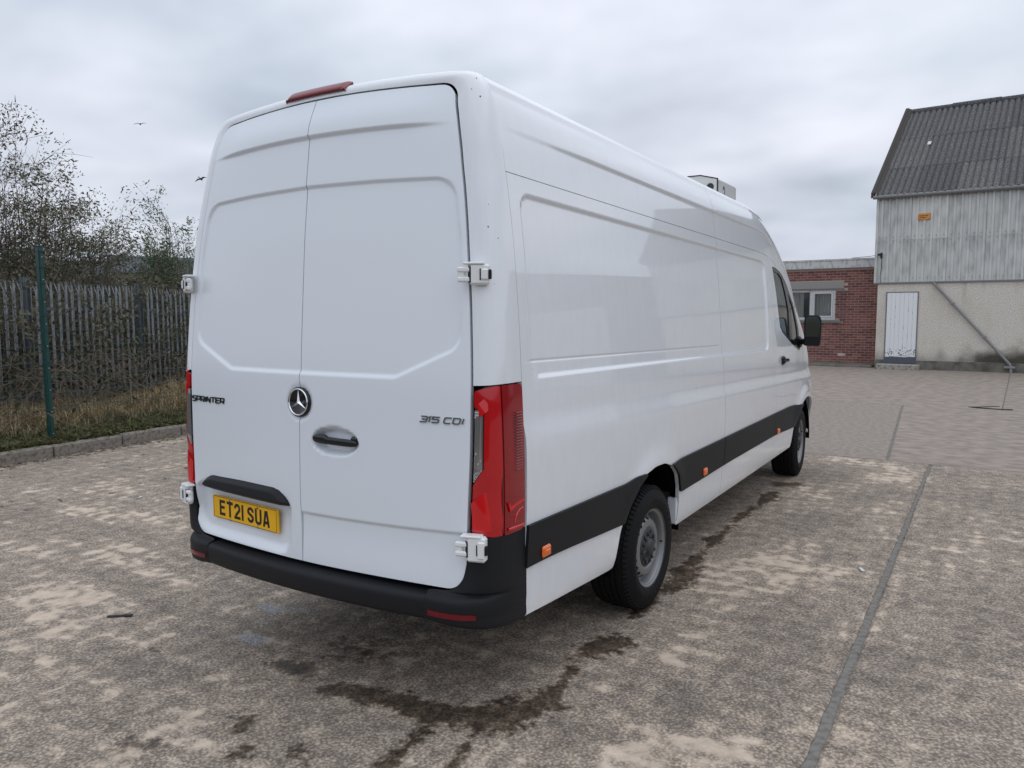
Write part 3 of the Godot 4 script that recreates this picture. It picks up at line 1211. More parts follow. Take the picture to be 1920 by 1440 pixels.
func make_tables() -> void:
	prof_t = smooth_table(PROF, 0.30, 2.751)
	ze_t = smooth_table(ZE, 0.45, 2.80)
	zg_t = smooth_table(ZG, 0.45, 2.80)
	xe_t = smooth_table(XE, 0.45, 2.80)
	drop_t = smooth_table(DROP, 0.0, 7.0)
	for k in range(0, 121):
		var p := catmull(FR_I, 1.0 + k * 21.0 / 120.0)
		door_line.append(p)
	# close downwards: rounded lower corner and bottom edge
	var full := PackedVector2Array([Vector2(-2, 2.730)])
	full = PackedVector2Array()
	for k in range(door_line.size() - 1, -1, -2):
		full.append(door_line[k])
	for k in 7:
		var w := PI / 2 * (k + 1) / 7.0
		full.append(Vector2(0.778 + 0.088 * cos(w), 0.690 - 0.083 * sin(w)))
	full.append(Vector2(0.4, 0.604))
	full.append(Vector2(0.0, 0.600))
	full.append(Vector2(-0.5, 0.600))
	full.append(Vector2(-0.5, 2.731))
	door_line = full
	var rp := func(c: Vector2, r: float, a0: float, a1: float, n: int) -> void:
		for k in n + 1:
			var w := deg_to_rad(lerpf(a0, a1, float(k) / n))
			rec_line.append(c + Vector2(cos(w), sin(w)) * r)
	rec_line.append(Vector2(-0.3, 1.486))
	rp.call(Vector2(0.508, 1.566), 0.08, -90, -62, 4)
	rp.call(Vector2(0.745, 1.672), 0.085, -58, 0, 6)
	rec_line.append(Vector2(0.826, 1.85))
	rec_line.append(Vector2(0.812, 2.05))
	rp.call(Vector2(0.676, 2.195), 0.11, 4, 88, 7)
	rec_line.append(Vector2(0.4, 2.315))
	rec_line.append(Vector2(0.0, 2.322))
	rec_line.append(Vector2(-0.3, 2.318))
	for e: Array in [[-0.86, 0.86], [-0.875, 0.74], [-0.862, 0.70], [-0.83, 0.66], [-0.77, 0.635], [-0.18, 0.628], [-0.13, 0.642], [-0.105, 0.68], [-0.095, 0.85], [-0.12, 0.885], [-0.2, 0.90], [-0.74, 0.90], [-0.8, 0.885]]:
		pocket_line.append(Vector2(e[0], e[1]))
	for e: Array in [[1.17, 0.30], [1.20, 0.42], [1.245, 0.56], [1.32, 0.70], [1.42, 0.79], [1.54, 0.838], [1.68, 0.857], [1.82, 0.852], [1.96, 0.815], [2.07, 0.74], [2.145, 0.64], [2.175, 0.54], [2.165, 0.44], [2.14, 0.36], [2.13, 0.30]]:
		arch_rear.append(Vector2(e[0], e[1]))
	for e: Array in [[5.47, 0.30], [5.485, 0.40], [5.56, 0.56], [5.68, 0.71], [5.82, 0.80], [5.97, 0.845], [6.12, 0.85], [6.27, 0.825], [6.40, 0.75], [6.48, 0.64], [6.52, 0.5], [6.52, 0.30]]:
		arch_front.append(Vector2(e[0], e[1]))
	# roof arc
	var right := PackedVector2Array()
	var q := 2.3415
	while q < 2.70:
		right.append(Vector2(prof(q), q))
		q += 0.004 if q > 2.505 and q < 2.56 else 0.014
	var o := FR_O
	for k in 61:
		var p := catmull(o, 17.0 + 5.0 * k / 60.0)
		if p.y > 2.705:
			right.append(p)
	for p in right:
		roof_arc.append(p)
	for k in range(right.size() - 2, -1, -1):
		roof_arc.append(Vector2(-right[k].x, right[k].y))


func arch_sd(s: float, y: float) -> float:
	if s < 3.0:
		return sd_poly(arch_rear, Vector2(s, y)) if y < 1.0 else 1.0
	return sd_poly(arch_front, Vector2(s, y)) if y < 1.0 and s > 5.2 else 1.0


func range_f(n: int) -> PackedFloat32Array:
	var a := PackedFloat32Array()
	for k in n:
		a.append(k)
	return a


const WIN := [[4.78, 2.165], [4.95, 2.158], [5.15, 2.125], [5.27, 2.085], [5.45, 2.005], [5.70, 1.82], [5.86, 1.57], [5.90, 1.365], [5.80, 1.35], [5.53, 1.405], [5.02, 1.555], [4.93, 1.61], [4.89, 1.75]]
const GLASS_A := [[4.825, 2.125], [5.05, 2.112], [5.20, 2.07], [5.30, 1.94], [5.38, 1.755], [5.34, 1.48], [5.06, 1.575], [4.965, 1.625], [4.93, 1.75]]
const GLASS_B := [[5.445, 1.945], [5.66, 1.80], [5.79, 1.58], [5.81, 1.42], [5.62, 1.42], [5.50, 1.46], [5.51, 1.755]]

func poly(a: Array) -> PackedVector2Array:
	var r := PackedVector2Array()
	for e: Array in a:
		r.append(Vector2(e[0], e[1]))
	return r


func van() -> void:
	make_tables()
	var van_ := thing("delivery_van", "white high-roofed panel van parked on the concrete yard", "van")
	var white: Material = mats.white_paint
	var black: Material = mats.black_plastic
	var win := poly(WIN)
	var ga := poly(GLASS_A)
	var gb := poly(GLASS_B)
	# ---- flanks
	for sgn: float in [1.0, -1.0]:
		var qs := spread(0.36, 2.338, 0.035, [1.482, 1.552, 2.262], 0.024, 0.004)
		var smap := func(s: float, q: float) -> Vector3: return side(s, q, sgn)
		var fin := func(s: float, q: float) -> float:
			var y := q - droop(q) * s - drop(s, q)
			return maxf(sill_y(s) - y, -arch_sd(s, y))
		put("side_panel", panel(spread(SEAM + 0.004, 3.096, 0.04, [0.318], 0.024, 0.004), qs, smap, fin, 0.022), white, van_)
		put("side_panel", panel(spread(3.103, 4.632, 0.04, [4.475], 0.024, 0.004), qs, smap, fin, 0.022), white, van_)
		put("door_pillar", panel(spread(4.637, 4.712, 0.02), qs, smap, fin, 0.022), white, van_)
		var fin_door := func(s: float, q: float) -> float:
			var y := q - droop(q) * s - drop(s, q)
			return maxf(maxf(sill_y(s) - y, -arch_sd(s, y)), -sd_poly(win, Vector2(s, y)))
		var door := put("cab_door", panel(spread(4.718, 5.97, 0.022), spread(0.36, 2.338, 0.022), smap, fin_door, 0.022), white, van_)
		put("front_wing", panel(spread(5.975, 6.95, 0.022), spread(0.36, 2.338, 0.03), smap, fin, 0.022), white, van_)
		# window in the cab door
		var us := spread(4.7, 5.97, 0.018)
		var vs := spread(1.2, 2.75, 0.018)
		var ymap := func(off: float) -> Callable:
			return func(s: float, q: float) -> Vector3: return side(s, q, sgn, off, true)
		var yy := func(s: float, q: float) -> Vector2: return Vector2(s, q - droop(q) * s - drop(s, q))
		put("window_frame", panel(us, vs, ymap.call(-0.004), func(s: float, q: float) -> float:
			var p: Vector2 = yy.call(s, q)
			return maxf(sd_poly(win, p) - 0.004, -minf(sd_poly(ga, p), sd_poly(gb, p))), 0.015), mats.gloss_black, door)
		put("window_pane", panel(us, vs, ymap.call(-0.012), func(s: float, q: float) -> float: return sd_poly(ga, yy.call(s, q)) - 0.006), mats.tinted_glass, door)
		put("window_pane", panel(us, vs, ymap.call(-0.012), func(s: float, q: float) -> float: return sd_poly(gb, yy.call(s, q)) - 0.006), mats.tinted_glass, door)
		var b := Buf.new()
		b.box(Transform3D(Basis(), Vector3(sgn * 1.015, 1.288, -5.05)), Vector3(0.028, 0.036, 0.19), 0.012)
		b.box(Transform3D(Basis(), Vector3(sgn * 1.002, 1.293, -4.985)), Vector3(0.04, 0.085, 0.075), 0.018)
		put("door_handle", b.mesh(), mats.gloss_black, door)
		# rubbing strips
		for e: Array in [[SEAM + 0.004, 3.094], [3.105, 4.672], [4.678, 6.02]]:
			var tm := func(s: float, y: float) -> Vector3: return side(s, y + droop(y) * s, sgn, 0.014)
			var tf := func(s: float, y: float) -> float:
				var top := 0.857 - 0.0215 * minf(s, 1.5) - 0.03 * ss(5.2, 6.0, s) + 0.02 * ss(1.25, 1.45, s) * ss(1.62, 1.5, s)
				var bot := 0.666 - 0.06 * ss(0.2, 1.5, s) + 0.012 * ss(2.2, 3.4, s) - 0.03 * ss(4.6, 5.7, s)
				return maxf(maxf(y - top, bot - y), -arch_sd(s, y))
			put("trim_strip", panel(spread(e[0], e[1], 0.03), spread(0.52, 0.88, 0.012), tm, tf, 0.014), black, van_)
		# orange side markers
		for e: Array in [[0.385, 0.703], [2.64, 0.657], [4.81, 0.653]]:
			b = Buf.new()
			var sp := side(e[0], e[1], sgn, 0.018)
			b.box(Transform3D(Basis(), sp), Vector3(0.018, 0.052, 0.072), 0.008)
			b.box(Transform3D(Basis(), sp + Vector3(sgn * 0.006, 0, 0)), Vector3(0.014, 0.02, 0.04), 0.004)
			put("marker_light", b.mesh(), mats.lens_amber, van_)
		# wheel arch liners
		b = Buf.new()
		for ax: float in [AXLE_R + 0.02, AXLE_F - 0.03]:
			var R := 0.53
			for k in 24:
				var w0 := PI * k / 24.0
				var w1 := PI * (k + 1) / 24.0
				b.quad(Vector3(sgn * 0.97, 0.33 + R * sin(w0), -ax - R * cos(w0)), Vector3(sgn * 0.97, 0.33 + R * sin(w1), -ax - R * cos(w1)), Vector3(sgn * 0.62, 0.33 + R * sin(w1), -ax - R * cos(w1)), Vector3(sgn * 0.62, 0.33 + R * sin(w0), -ax - R * cos(w0)))
				b.quad(Vector3(sgn * 0.62, 0.33 + R * sin(w0), -ax - R * cos(w0)), Vector3(sgn * 0.62, 0.33 + R * sin(w1), -ax - R * cos(w1)), Vector3(sgn * 0.62, 0.33, -ax - 0.5 * R * cos(w1)), Vector3(sgn * 0.62, 0.33, -ax - 0.5 * R * cos(w0)))
			b.bx(sgn * 0.66, sgn * 0.64, 0.33, 0.80, -ax - R, -ax + R)
		put("wheel_arch_liner", b.mesh(), mats.dark_void, van_)
	# ---- roof
	var nr := roof_arc.size()
	put("roof_panel", panel(spread(SEAM + 0.003, 3.096, 0.05, [], 0, 1), range_f(nr), roof, null, 0.02), white, van_)
	put("roof_panel", panel(spread(3.102, 4.77, 0.05), range_f(nr), roof, null, 0.02), white, van_)
	put("roof_panel", panel(spread(4.772, 5.62, 0.03), range_f(nr), roof, null, 0.02), white, van_)
	put("windscreen", panel(spread(5.628, 6.66, 0.04), range_f(nr), func(s: float, k: float) -> Vector3: return roof(s, k, -0.004), func(_s: float, k: float) -> float: return absf(roof_arc[int(k)].x) - 0.74), mats.tinted_glass, van_)
	put("windscreen_pillar", panel(spread(5.625, 6.665, 0.04), range_f(nr), roof, func(_s: float, k: float) -> float: return 0.735 - absf(roof_arc[int(k)].x), 0.02), white, van_)
	put("bonnet", panel(spread(6.67, 6.95, 0.03), range_f(nr), roof, null, 0.02), white, van_)
	var nose := Buf.new()
	var ring := PackedVector3Array()
	for k in 30:
		ring.append(side(6.95, lerpf(0.36, 2.34, k / 29.0), 1.0))
	for k in nr:
		ring.append(roof(6.95, k))
	for k in 30:
		ring.append(side(6.95, lerpf(2.34, 0.36, k / 29.0), -1.0))
	for k in ring.size() - 1:
		nose.tri(ring[k], ring[k + 1], Vector3(0, 0.75, -7.02), Vector3(0, 0.8, -5))
	put("nose_panel", nose.mesh(), white, van_)
	# ---- rear frame: corner pillars and header
	var ts := PackedFloat32Array()
	var tt := 6.0
	while tt < 22.0:
		ts.append(tt)
		tt += 0.22
	ts.append(22.0)
	var phis := spread(0.0, 1.0, 0.045)
	var fr := Buf.new()
	for sgn: float in [1.0, -1.0]:
		var pm := panel(ts, phis, func(t: float, f: float) -> Vector3: return frame_pt(t, f, sgn), func(t: float, f: float) -> float: return 6.02 - t + 0.0 * f, 0.02)
		var arr := pm.surface_get_arrays(0)
		var base := fr.v.size()
		fr.v.append_array(arr[Mesh.ARRAY_VERTEX])
		fr.n.append_array(arr[Mesh.ARRAY_NORMAL])
		fr.uv.append_array(arr[Mesh.ARRAY_TEX_UV])
		for i: int in arr[Mesh.ARRAY_INDEX]:
			fr.ix.append(base + i)
	put("rear_frame", fr.mesh(), white, van_)
	var chips := Buf.new()
	for e: Array in [[15.9, 0.42, 0.0045], [10.6, 0.55, 0.004], [16.5, 0.62, 0.0025], [10.2, 0.30, 0.003], [17.2, 0.35, 0.003], [11.4, 0.5, 0.002], [9.2, 0.45, 0.002]]:
		var cp := frame_pt(e[0], e[1], 1.0)
		chips.box(Transform3D(Basis(Vector3.UP, 0.6), cp), Vector3(e[2] * 1.1, e[2] * 1.4, 0.003))
	stuff(put("stone_chips", chips.mesh(), mats.underbody, van_))
	for sgn: float in [1.0, -1.0]:
		tail_light(van_, sgn)
		for hy: float in [1.905, 0.806]:
			hinge(van_, sgn, hy)
	# black lining behind the panels so that gaps read dark
	var lin := Buf.new()
	var add := func(m: ArrayMesh) -> void:
		var arr := m.surface_get_arrays(0)
		var base := lin.v.size()
		lin.v.append_array(arr[Mesh.ARRAY_VERTEX])
		lin.n.append_array(arr[Mesh.ARRAY_NORMAL])
		lin.uv.append_array(arr[Mesh.ARRAY_TEX_UV])
		for i: int in arr[Mesh.ARRAY_INDEX]:
			lin.ix.append(base + i)
	for sgn: float in [1.0, -1.0]:
		add.call(panel(spread(0.12, 4.62, 0.15), spread(0.9, 2.36, 0.1), func(s: float, q: float) -> Vector3: return side(s, q, sgn, -0.04, true)))
		add.call(panel(spread(0.14, 4.9, 0.15), spread(0.50, 0.9, 0.1), func(s: float, q: float) -> Vector3: return side(s, q, sgn, -0.035, true), func(s: float, y: float) -> float: return -arch_sd(s, y)))
	add.call(panel(spread(0.16, 4.62, 0.2), range_f(nr), func(s: float, k: float) -> Vector3: return roof(s, k, -0.035)))
	add.call(panel(spread(-0.95, 0.95, 0.05), spread(0.5, 2.70, 0.06), func(x: float, y: float) -> Vector3: return Vector3(x * look(xe_t, 0.45, y) / 0.90, y, rear_z(x, y) - 0.07)))
	add.call(panel(spread(-0.8, 0.8, 0.2), spread(0.5, 2.35, 0.2), func(x: float, y: float) -> Vector3: return Vector3(x, y, -4.60)))
	put("inner_lining", lin.mesh(), mats.dark_void, van_)
	rear_doors(van_)
	bumper(van_)
	running_gear(van_)
	cab_inside(van_)
	mirrors(van_)
	cooling_unit(van_)


func tail_light(van_: Node3D, sgn: float) -> void:
	# lens pieces on the corner, each with its own depth
	var ts := PackedFloat32Array()
	var k := 2.0
	while k <= 6.3:
		ts.append(k)
		k += 0.06
	var phis := spread(0.0, 1.0, 0.022)
	var pt := func(off: float) -> Callable:
		return func(t: float, f: float) -> Vector3: return frame_pt(t, f, sgn, off)
	var yof := func(t: float, f: float) -> float: return frame_pt(t, f, 1.0).y
	var xof := func(t: float, f: float) -> float: return frame_pt(t, f, 1.0).x
	var zof := func(t: float, f: float) -> float: return frame_pt(t, f, 1.0).z
	var top := func(p: Vector3) -> float: return p.y - lerpf(1.448, 1.467, ss(0.9, 0.985, p.x))
	var bot := func(p: Vector3) -> float: return (0.853 - 0.012 * ss(0.93, 0.99, p.x)) - p.y
	# clear reversing lamp: against the door gap
	var clear_sd := func(p: Vector3) -> float:
		var lo := 1.085 - (p.x - 0.885) * 0.0
		var d := p.x - lerpf(0.918, 0.943, ss(1.02, 1.13, p.y))
		d = maxf(d, p.y - 1.368 + 24.0 * pow(maxf(0.0, p.x - 0.915), 2.0))
		d = maxf(d, (1.045 + maxf(0.0, p.x - 0.885) * 1.4) - p.y + 0.0 * lo)
		return d
	var body := func(p: Vector3) -> float: return maxf(top.call(p), bot.call(p))
	var P := func(t: float, f: float) -> Vector3: return frame_pt(t, f, 1.0)
	# back housing
	var lamp := put("tail_light", panel(ts, phis, pt.call(-0.022), func(t: float, f: float) -> float:
		var p: Vector3 = P.call(t, f)
		return maxf(body.call(p), maxf(f - 0.99, 0.012 - f)), 0.012), mats.lens_dark, van_)
	# side-facing dark red lens
	put("side_lens", panel(ts, phis, pt.call(0.006), func(t: float, f: float) -> float:
		var p: Vector3 = P.call(t, f)
		return maxf(maxf(body.call(p) + 0.005, p.z + 0.078), -0.218 - p.z), 0.012), mats.lens_red, lamp)
	# rear-facing brighter lens, ribbed by pressed facets
	var facet := func(t: float, f: float) -> Vector3:
		var p: Vector3 = P.call(t, f)
		var w := 0.0
		w += 0.004 * absf(sin((p.y - 0.86) * 13.0 + p.x * 9.0))
		w += 0.003 * absf(sin((p.y * 7.0 - p.x * 16.0)))
		return frame_pt(t, f, sgn, 0.004 - 0.75 * w * ss(1.12, 1.0, p.y) - 0.25 * w)
	put("rear_lens", panel(ts, phis, facet, func(t: float, f: float) -> float:
		var p: Vector3 = P.call(t, f)
		return maxf(maxf(maxf(body.call(p) + 0.005, -0.070 - p.z), -(clear_sd.call(p) - 0.003)), f - 0.988), 0.012), mats.lens_mid, lamp)
	var patches := [[0.922, 0.958, 1.376, 1.436, 0.003], [0.900, 0.972, 0.872, 1.055, 0.004]]
	var facing := func(t: float, f: float) -> Vector3:
		var p: Vector3 = P.call(t, f)
		return frame_pt(t, f, sgn, 0.0065 - 0.0045 * absf(sin((p.y - 0.86) * 15.0 + p.x * 22.0)))
	for e: Array in patches:
		put("reflector_facet", panel(ts, phis, facing, func(t: float, f: float) -> float:
			var p: Vector3 = P.call(t, f)
			return maxf(sd_rr(Vector2(p.x + (p.y - e[2]) * 0.10, p.y + (0.972 - p.x) * 0.9 * ss(0.95, 1.0, p.y)), Vector2(e[0], e[2]), Vector2(e[1], e[3]), e[4]), -0.066 - p.z), 0.003), mats.lens_bright, lamp)
	for e: Array in [[0.966, 1.362], [0.962, 1.068]]:
		var dot := Buf.new()
		dot.lathe(Transform3D(Basis(Vector3.RIGHT, PI / 2), Vector3(sgn * e[0], e[1], -0.050)), [Vector2(0, 0.012), Vector2(0.006, 0.012), Vector2(0.007, 0.0)], 10)
		put("lens_stud", dot.mesh(), mats.lens_dark, lamp)
	# darker reflex strip between
	put("lens_rib", panel(ts, phis, pt.call(0.002), func(t: float, f: float) -> float:
		var p: Vector3 = P.call(t, f)
		return maxf(maxf(body.call(p) + 0.014, p.z + 0.066), -0.080 - p.z), 0.004), mats.lens_dark, lamp)
	# stepped clear lens
	var stepped := func(t: float, f: float) -> Vector3:
		var p: Vector3 = P.call(t, f)
		var d := -clear_sd.call(p) as float
		return frame_pt(t, f, sgn, 0.004 - 0.0035 * fmod(d * 95.0, 1.0))
	var tsf := spread(3.2, 6.1, 0.018)
	var phf := spread(0.5, 1.0, 0.008)
	put("clear_lens", panel(tsf, phf, stepped, func(t: float, f: float) -> float: return maxf(clear_sd.call(P.call(t, f)) + 0.003, f - 0.988), 0.01), mats.lens_clear, lamp)
	# fine ribs on the side lens
	var b := Buf.new()
	for j in 21:
		var y := 1.345 - j * 0.0118
		var p0 := Vector3(sgn * 1.008, y, -0.150)
		b.box(Transform3D(Basis(Vector3.UP, 0.0), p0 + Vector3(-sgn * 0.002 + sgn * 0.002 * sin((y - 0.9) * 3.0), 0, -0.022)), Vector3(0.012, 0.0028, 0.052), 0.0008)
	put("lens_ribs", b.mesh(), mats.lens_red, lamp)
	# bright wedge low on the side lens
	b = Buf.new()
	var xf := Transform3D(Basis(Vector3(0, 0, -sgn), Vector3.UP, Vector3(sgn, 0, 0)), Vector3(sgn * 1.0045, 0.0, 0.0))
	var m2 := func(a: Array) -> PackedVector2Array:
		var r := PackedVector2Array()
		for e: Array in a:
			r.append(Vector2(e[0] * sgn, e[1]))
		return r
	b.plate(xf, m2.call([[0.085, 0.985], [0.100, 0.940], [0.150, 0.957], [0.212, 0.968], [0.212, 0.975], [0.150, 0.968], [0.108, 0.960]]), 0.006, 0.002)
	b.plate(xf, m2.call([[0.140, 0.885], [0.150, 0.912], [0.175, 0.930], [0.205, 0.938], [0.205, 0.943], [0.172, 0.938], [0.144, 0.918], [0.134, 0.888]]), 0.006, 0.002)
	b.plate(xf, m2.call([[0.09, 0.862], [0.21, 0.856], [0.21, 0.868], [0.09, 0.874]]), 0.006, 0.002)
	put("lens_wedge", b.mesh(), mats.lens_bright, lamp)


func hinge(van_: Node3D, sgn: float, y: float) -> void:
	var upper := y > 1.5
	var xg := look(xe_t, 0.45, y)          # door gap
	var zg := rear_z(xg, y)
	var b := Buf.new()
	var yaw := sgn * (0.42 if upper else 0.30)
	var ba := Basis(Vector3.UP, yaw)
	var o := Vector3(sgn * (xg + 0.040), y, zg + 0.010)
	ba = ba.scaled(Vector3.ONE * 0.88)
	# block on the pillar
	b.box(Transform3D(ba, o + ba * Vector3(sgn * 0.012, 0, 0.004)), Vector3(0.092, 0.094 if upper else 0.118, 0.046), 0.010)
	b.box(Transform3D(ba, o + ba * Vector3(sgn * -0.012, 0.050 if upper else 0.06, 0.006)), Vector3(0.10, 0.012, 0.05), 0.004)
	# arm reaching over the gap onto the door
	for e: Array in [[0.022, 0.020], [-0.022, 0.020]]:
		b.box(Transform3D(ba, o + ba * Vector3(sgn * -0.058, e[0], 0.018)), Vector3(0.062, e[1] + 0.006, 0.022), 0.007)
	b.box(Transform3D(ba, o + ba * Vector3(sgn * -0.070, 0, 0.012)), Vector3(0.036, 0.062, 0.022), 0.008)
	b.box(Transform3D(ba, o + ba * Vector3(sgn * 0.038, 0.0, 0.026)), Vector3(0.034, 0.05 if upper else 0.082, 0.020), 0.006)
	var h := put("door_hinge", b.mesh(), mats.hinge_white, van_)
	b = Buf.new()
	var pin := Transform3D(ba, o + ba * Vector3(sgn * -0.028, -0.036, 0.016))
	b.lathe(pin, [Vector2(0.0, 0.0), Vector2(0.012, 0.0), Vector2(0.012, 0.072), Vector2(0.0, 0.072)], 12)
	put("hinge_pin", b.mesh(), mats.underbody, h)
	b = Buf.new()
	b.box(Transform3D(ba, o + ba * Vector3(sgn * 0.062, 0, 0.022)), Vector3(0.014, 0.044, 0.022), 0.004)
	b.box(Transform3D(ba, o + ba * Vector3(sgn * 0.019, 0, 0.0285)), Vector3(0.006, 0.05, 0.006), 0.001)
	put("hinge_stop", b.mesh(), mats.black_plastic, h)


func rear_doors(van_: Node3D) -> void:
	var dl := door_line
	var outline := func(x: float, y: float) -> float: return sd_poly(dl, Vector2(absf(x) if absf(x) > 0.1 else 0.1, y)) + 0.0095
	var ys := spread(0.58, 2.75, 0.0125, [0.846, 2.32, 2.548], 0.024, 0.0045)
	var extra := spread(1.46, 1.70, 0.006)
	var merged: Array[float] = []
	for y in ys:
		if y < 1.46 or y > 1.70:
			merged.append(y)
	for y in extra:
		merged.append(y)
	merged.sort()
	ys = PackedFloat32Array(merged)
	var right := put("rear_door", panel(spread(GAP_X + 0.0025, 0.905, 0.0098), ys, rear, outline, 0.03), mats.door_paint, van_)
	var left := put("rear_door", panel(spread(-0.905, GAP_X - 0.0025, 0.0098), ys, rear, outline, 0.03), mats.door_paint, van_)
	# handle: a black bar with a lock at its left end
	var b := Buf.new()
	var zz := rear_z(0.19, 1.19)
	var hmap := func(w: float, u: float) -> Vector3:
		var e := pow(maxf(0.0, 1.0 - pow(absf(2.0 * u - 1.0), 7.0)), 0.4)
		var cy := 1.192 - 0.006 * u + 0.003 * ss(0.36, 0.28, u)
		var ry := lerpf(0.0165, 0.0205, ss(0.37, 0.30, u)) * e
		var rz := 0.014 * e
		var c := cos(w)
		var s := sin(w)
		return Vector3(0.066 + 0.262 * u, cy + ry * signf(c) * pow(absf(c), 0.7), rear_z(0.066 + 0.262 * u, 1.19) + 0.001 + 0.004 * sin(PI * u) + rz * signf(s) * pow(absf(s), 0.7))
	var hb := panel(spread(0, TAU, TAU / 24), spread(0, 1, 0.02), hmap, null, 0.0, Vector3(0.19, 1.19, 0.06), true)
	var harr := hb.surface_get_arrays(0)
	b.v = harr[Mesh.ARRAY_VERTEX]
	b.n = harr[Mesh.ARRAY_NORMAL]
	b.uv = harr[Mesh.ARRAY_TEX_UV]
	b.ix = harr[Mesh.ARRAY_INDEX]
	b.box(Transform3D(Basis(), Vector3(0.303, 1.199, zz - 0.020)), Vector3(0.045, 0.032, 0.03), 0.008)
	b.box(Transform3D(Basis(), Vector3(0.092, 1.194, zz - 0.020)), Vector3(0.045, 0.032, 0.03), 0.008)
	put("door_handle", b.mesh(), mats.gloss_black, right)
	# round emblem over the gap
	var ez := rear_z(GAP_X, 1.351)
	var tilt := Basis(Vector3.RIGHT, -PI / 2 + 0.05)
	b = Buf.new()
	var ax := Transform3D(Basis(Vector3.RIGHT, PI / 2 - 0.04), Vector3(-0.022, 1.351, ez - 0.012))
	b.lathe(ax, [Vector2(0.0, 0.016), Vector2(0.056, 0.016), Vector2(0.058, 0.020), Vector2(0.066, 0.020), Vector2(0.069, 0.016), Vector2(0.070, -0.004)], 40)
	var em := put("emblem", b.mesh(), mats.gloss_black, van_)
	b = Buf.new()
	b.lathe(ax, [Vector2(0.0555, 0.017), Vector2(0.0565, 0.0225), Vector2(0.0595, 0.024), Vector2(0.0625, 0.0225), Vector2(0.0635, 0.017)], 40)
	# three-pointed star: each arm two facets that meet in a ridge
	var face := Transform3D(Basis(Vector3.RIGHT, -0.04), Vector3(-0.022, 1.351, ez - 0.012) + Vector3(0, 0, 0.0165))
	for k in 3:
		var w := PI / 2 + TAU * k / 3.0
		var tip := Vector3(cos(w), sin(w), 0) * 0.0565
		var l := Vector3(cos(w + PI / 3), sin(w + PI / 3), 0) * 0.0095
		var r := Vector3(cos(w - PI / 3), sin(w - PI / 3), 0) * 0.0095
		var c := Vector3(0, 0, 0.0085)
		tip.z = 0.002
		b.tri(face * l, face * c, face * tip, face * Vector3(0, 0, -0.1))
		b.tri(face * r, face * c, face * tip, face * Vector3(0, 0, -0.1))
	put("star", b.mesh(), mats.chrome, em)
	# grip over the number plate
	var grip_line := PackedVector2Array()
	for e: Array in [[-0.785, 0.866], [-0.778, 0.888], [-0.757, 0.913], [-0.722, 0.931], [-0.69, 0.937], [-0.45, 0.941], [-0.21, 0.938], [-0.165, 0.928], [-0.125, 0.902], [-0.088, 0.860], [-0.16, 0.856], [-0.42, 0.860], [-0.68, 0.863]]:
		grip_line.append(Vector2(e[0], e[1]))
	var gmap := func(x: float, y: float) -> Vector3:
		var d := -sd_poly(grip_line, Vector2(x, y))
		return Vector3(x, y, rear_z(x, y) - 0.002 + 0.030 * ss(0.0, 0.022, d) + 0.006 * ss(0.93, 0.87, y))
	put("grip_strip", panel(spread(-0.80, -0.07, 0.008), spread(0.845, 0.95, 0.005), gmap, func(x: float, y: float) -> float: return sd_poly(grip_line, Vector2(x, y)), 0.045), mats.black_plastic, left)
	# number plate
	var pc := Vector3(-0.458, 0.7675, 0.039)
	var pf := Transform3D(Basis(Vector3.UP, -0.085) * Basis(Vector3(0, 0, 1), -0.004), pc)
	b = Buf.new()
	b.box(pf, Vector3(0.538, 0.116, 0.012), 0.0025)
	var plate := put("number_plate", b.mesh(), mats.plate_yellow, van_)
	b = Buf.new()
	var face2 := pf * Transform3D(Basis(), Vector3(0, 0, 0.0062))
	var x := -0.208
	for ch in "ET21 SUA":
		if ch == " ":
			x += 0.022
			continue
		x = plate_letter(b, face2, ch, x)
	var fr := PackedVector2Array()
	for k in 4:
		for j in 4:
			var w := PI / 2 * (k + j / 3.0)
			var cx := (0.252 if k == 0 or k == 3 else -0.252)
			var cy := (0.046 if k < 2 else -0.046)
			fr.append(Vector2(cx, cy) + Vector2(cos(w), sin(w)) * 0.008)
	fr.append(fr[0])
	b.ribbon(face2, fr, 0.0022, 0.0006)
	b.bx(0, 0.0001, 0, 0.0001, 0, 0.0001)
	for e: Array in [[-0.12, 0.046], [0.11, 0.046], [-0.12, -0.05], [0.11, -0.05]]:
		b.box(face2 * Transform3D(Basis(), Vector3(e[0] + 0.004, e[1] - 0.005, 0.0)), Vector3(0.014, 0.004, 0.0018))
	put("registration", b.mesh(), mats.plate_black, plate)
	b = Buf.new()
	for e: Array in [[-0.12, 0.047], [0.11, 0.047], [-0.12, -0.045], [0.11, -0.045]]:
		b.lathe(face2 * Transform3D(Basis(Vector3.RIGHT, PI / 2), Vector3(e[0], e[1], 0.0)), [Vector2(0.0, 0.003), Vector2(0.003, 0.003), Vector2(0.0042, 0.0)], 10)
	put("plate_screws", b.mesh(), mats.bolt_steel, plate)
	# chromed lettering
	badge(van_, "SPRINTER", Vector3(-0.878, 1.302, 0.0), Vector3(-0.572, 1.305, 0.0), 0.031, mats.badge_dark, 0.08)
	badge(van_, "315 CDI", Vector3(0.648, 1.304, 0.0), Vector3(0.868, 1.303, 0.0), 0.028, mats.badge_chrome, 0.35)


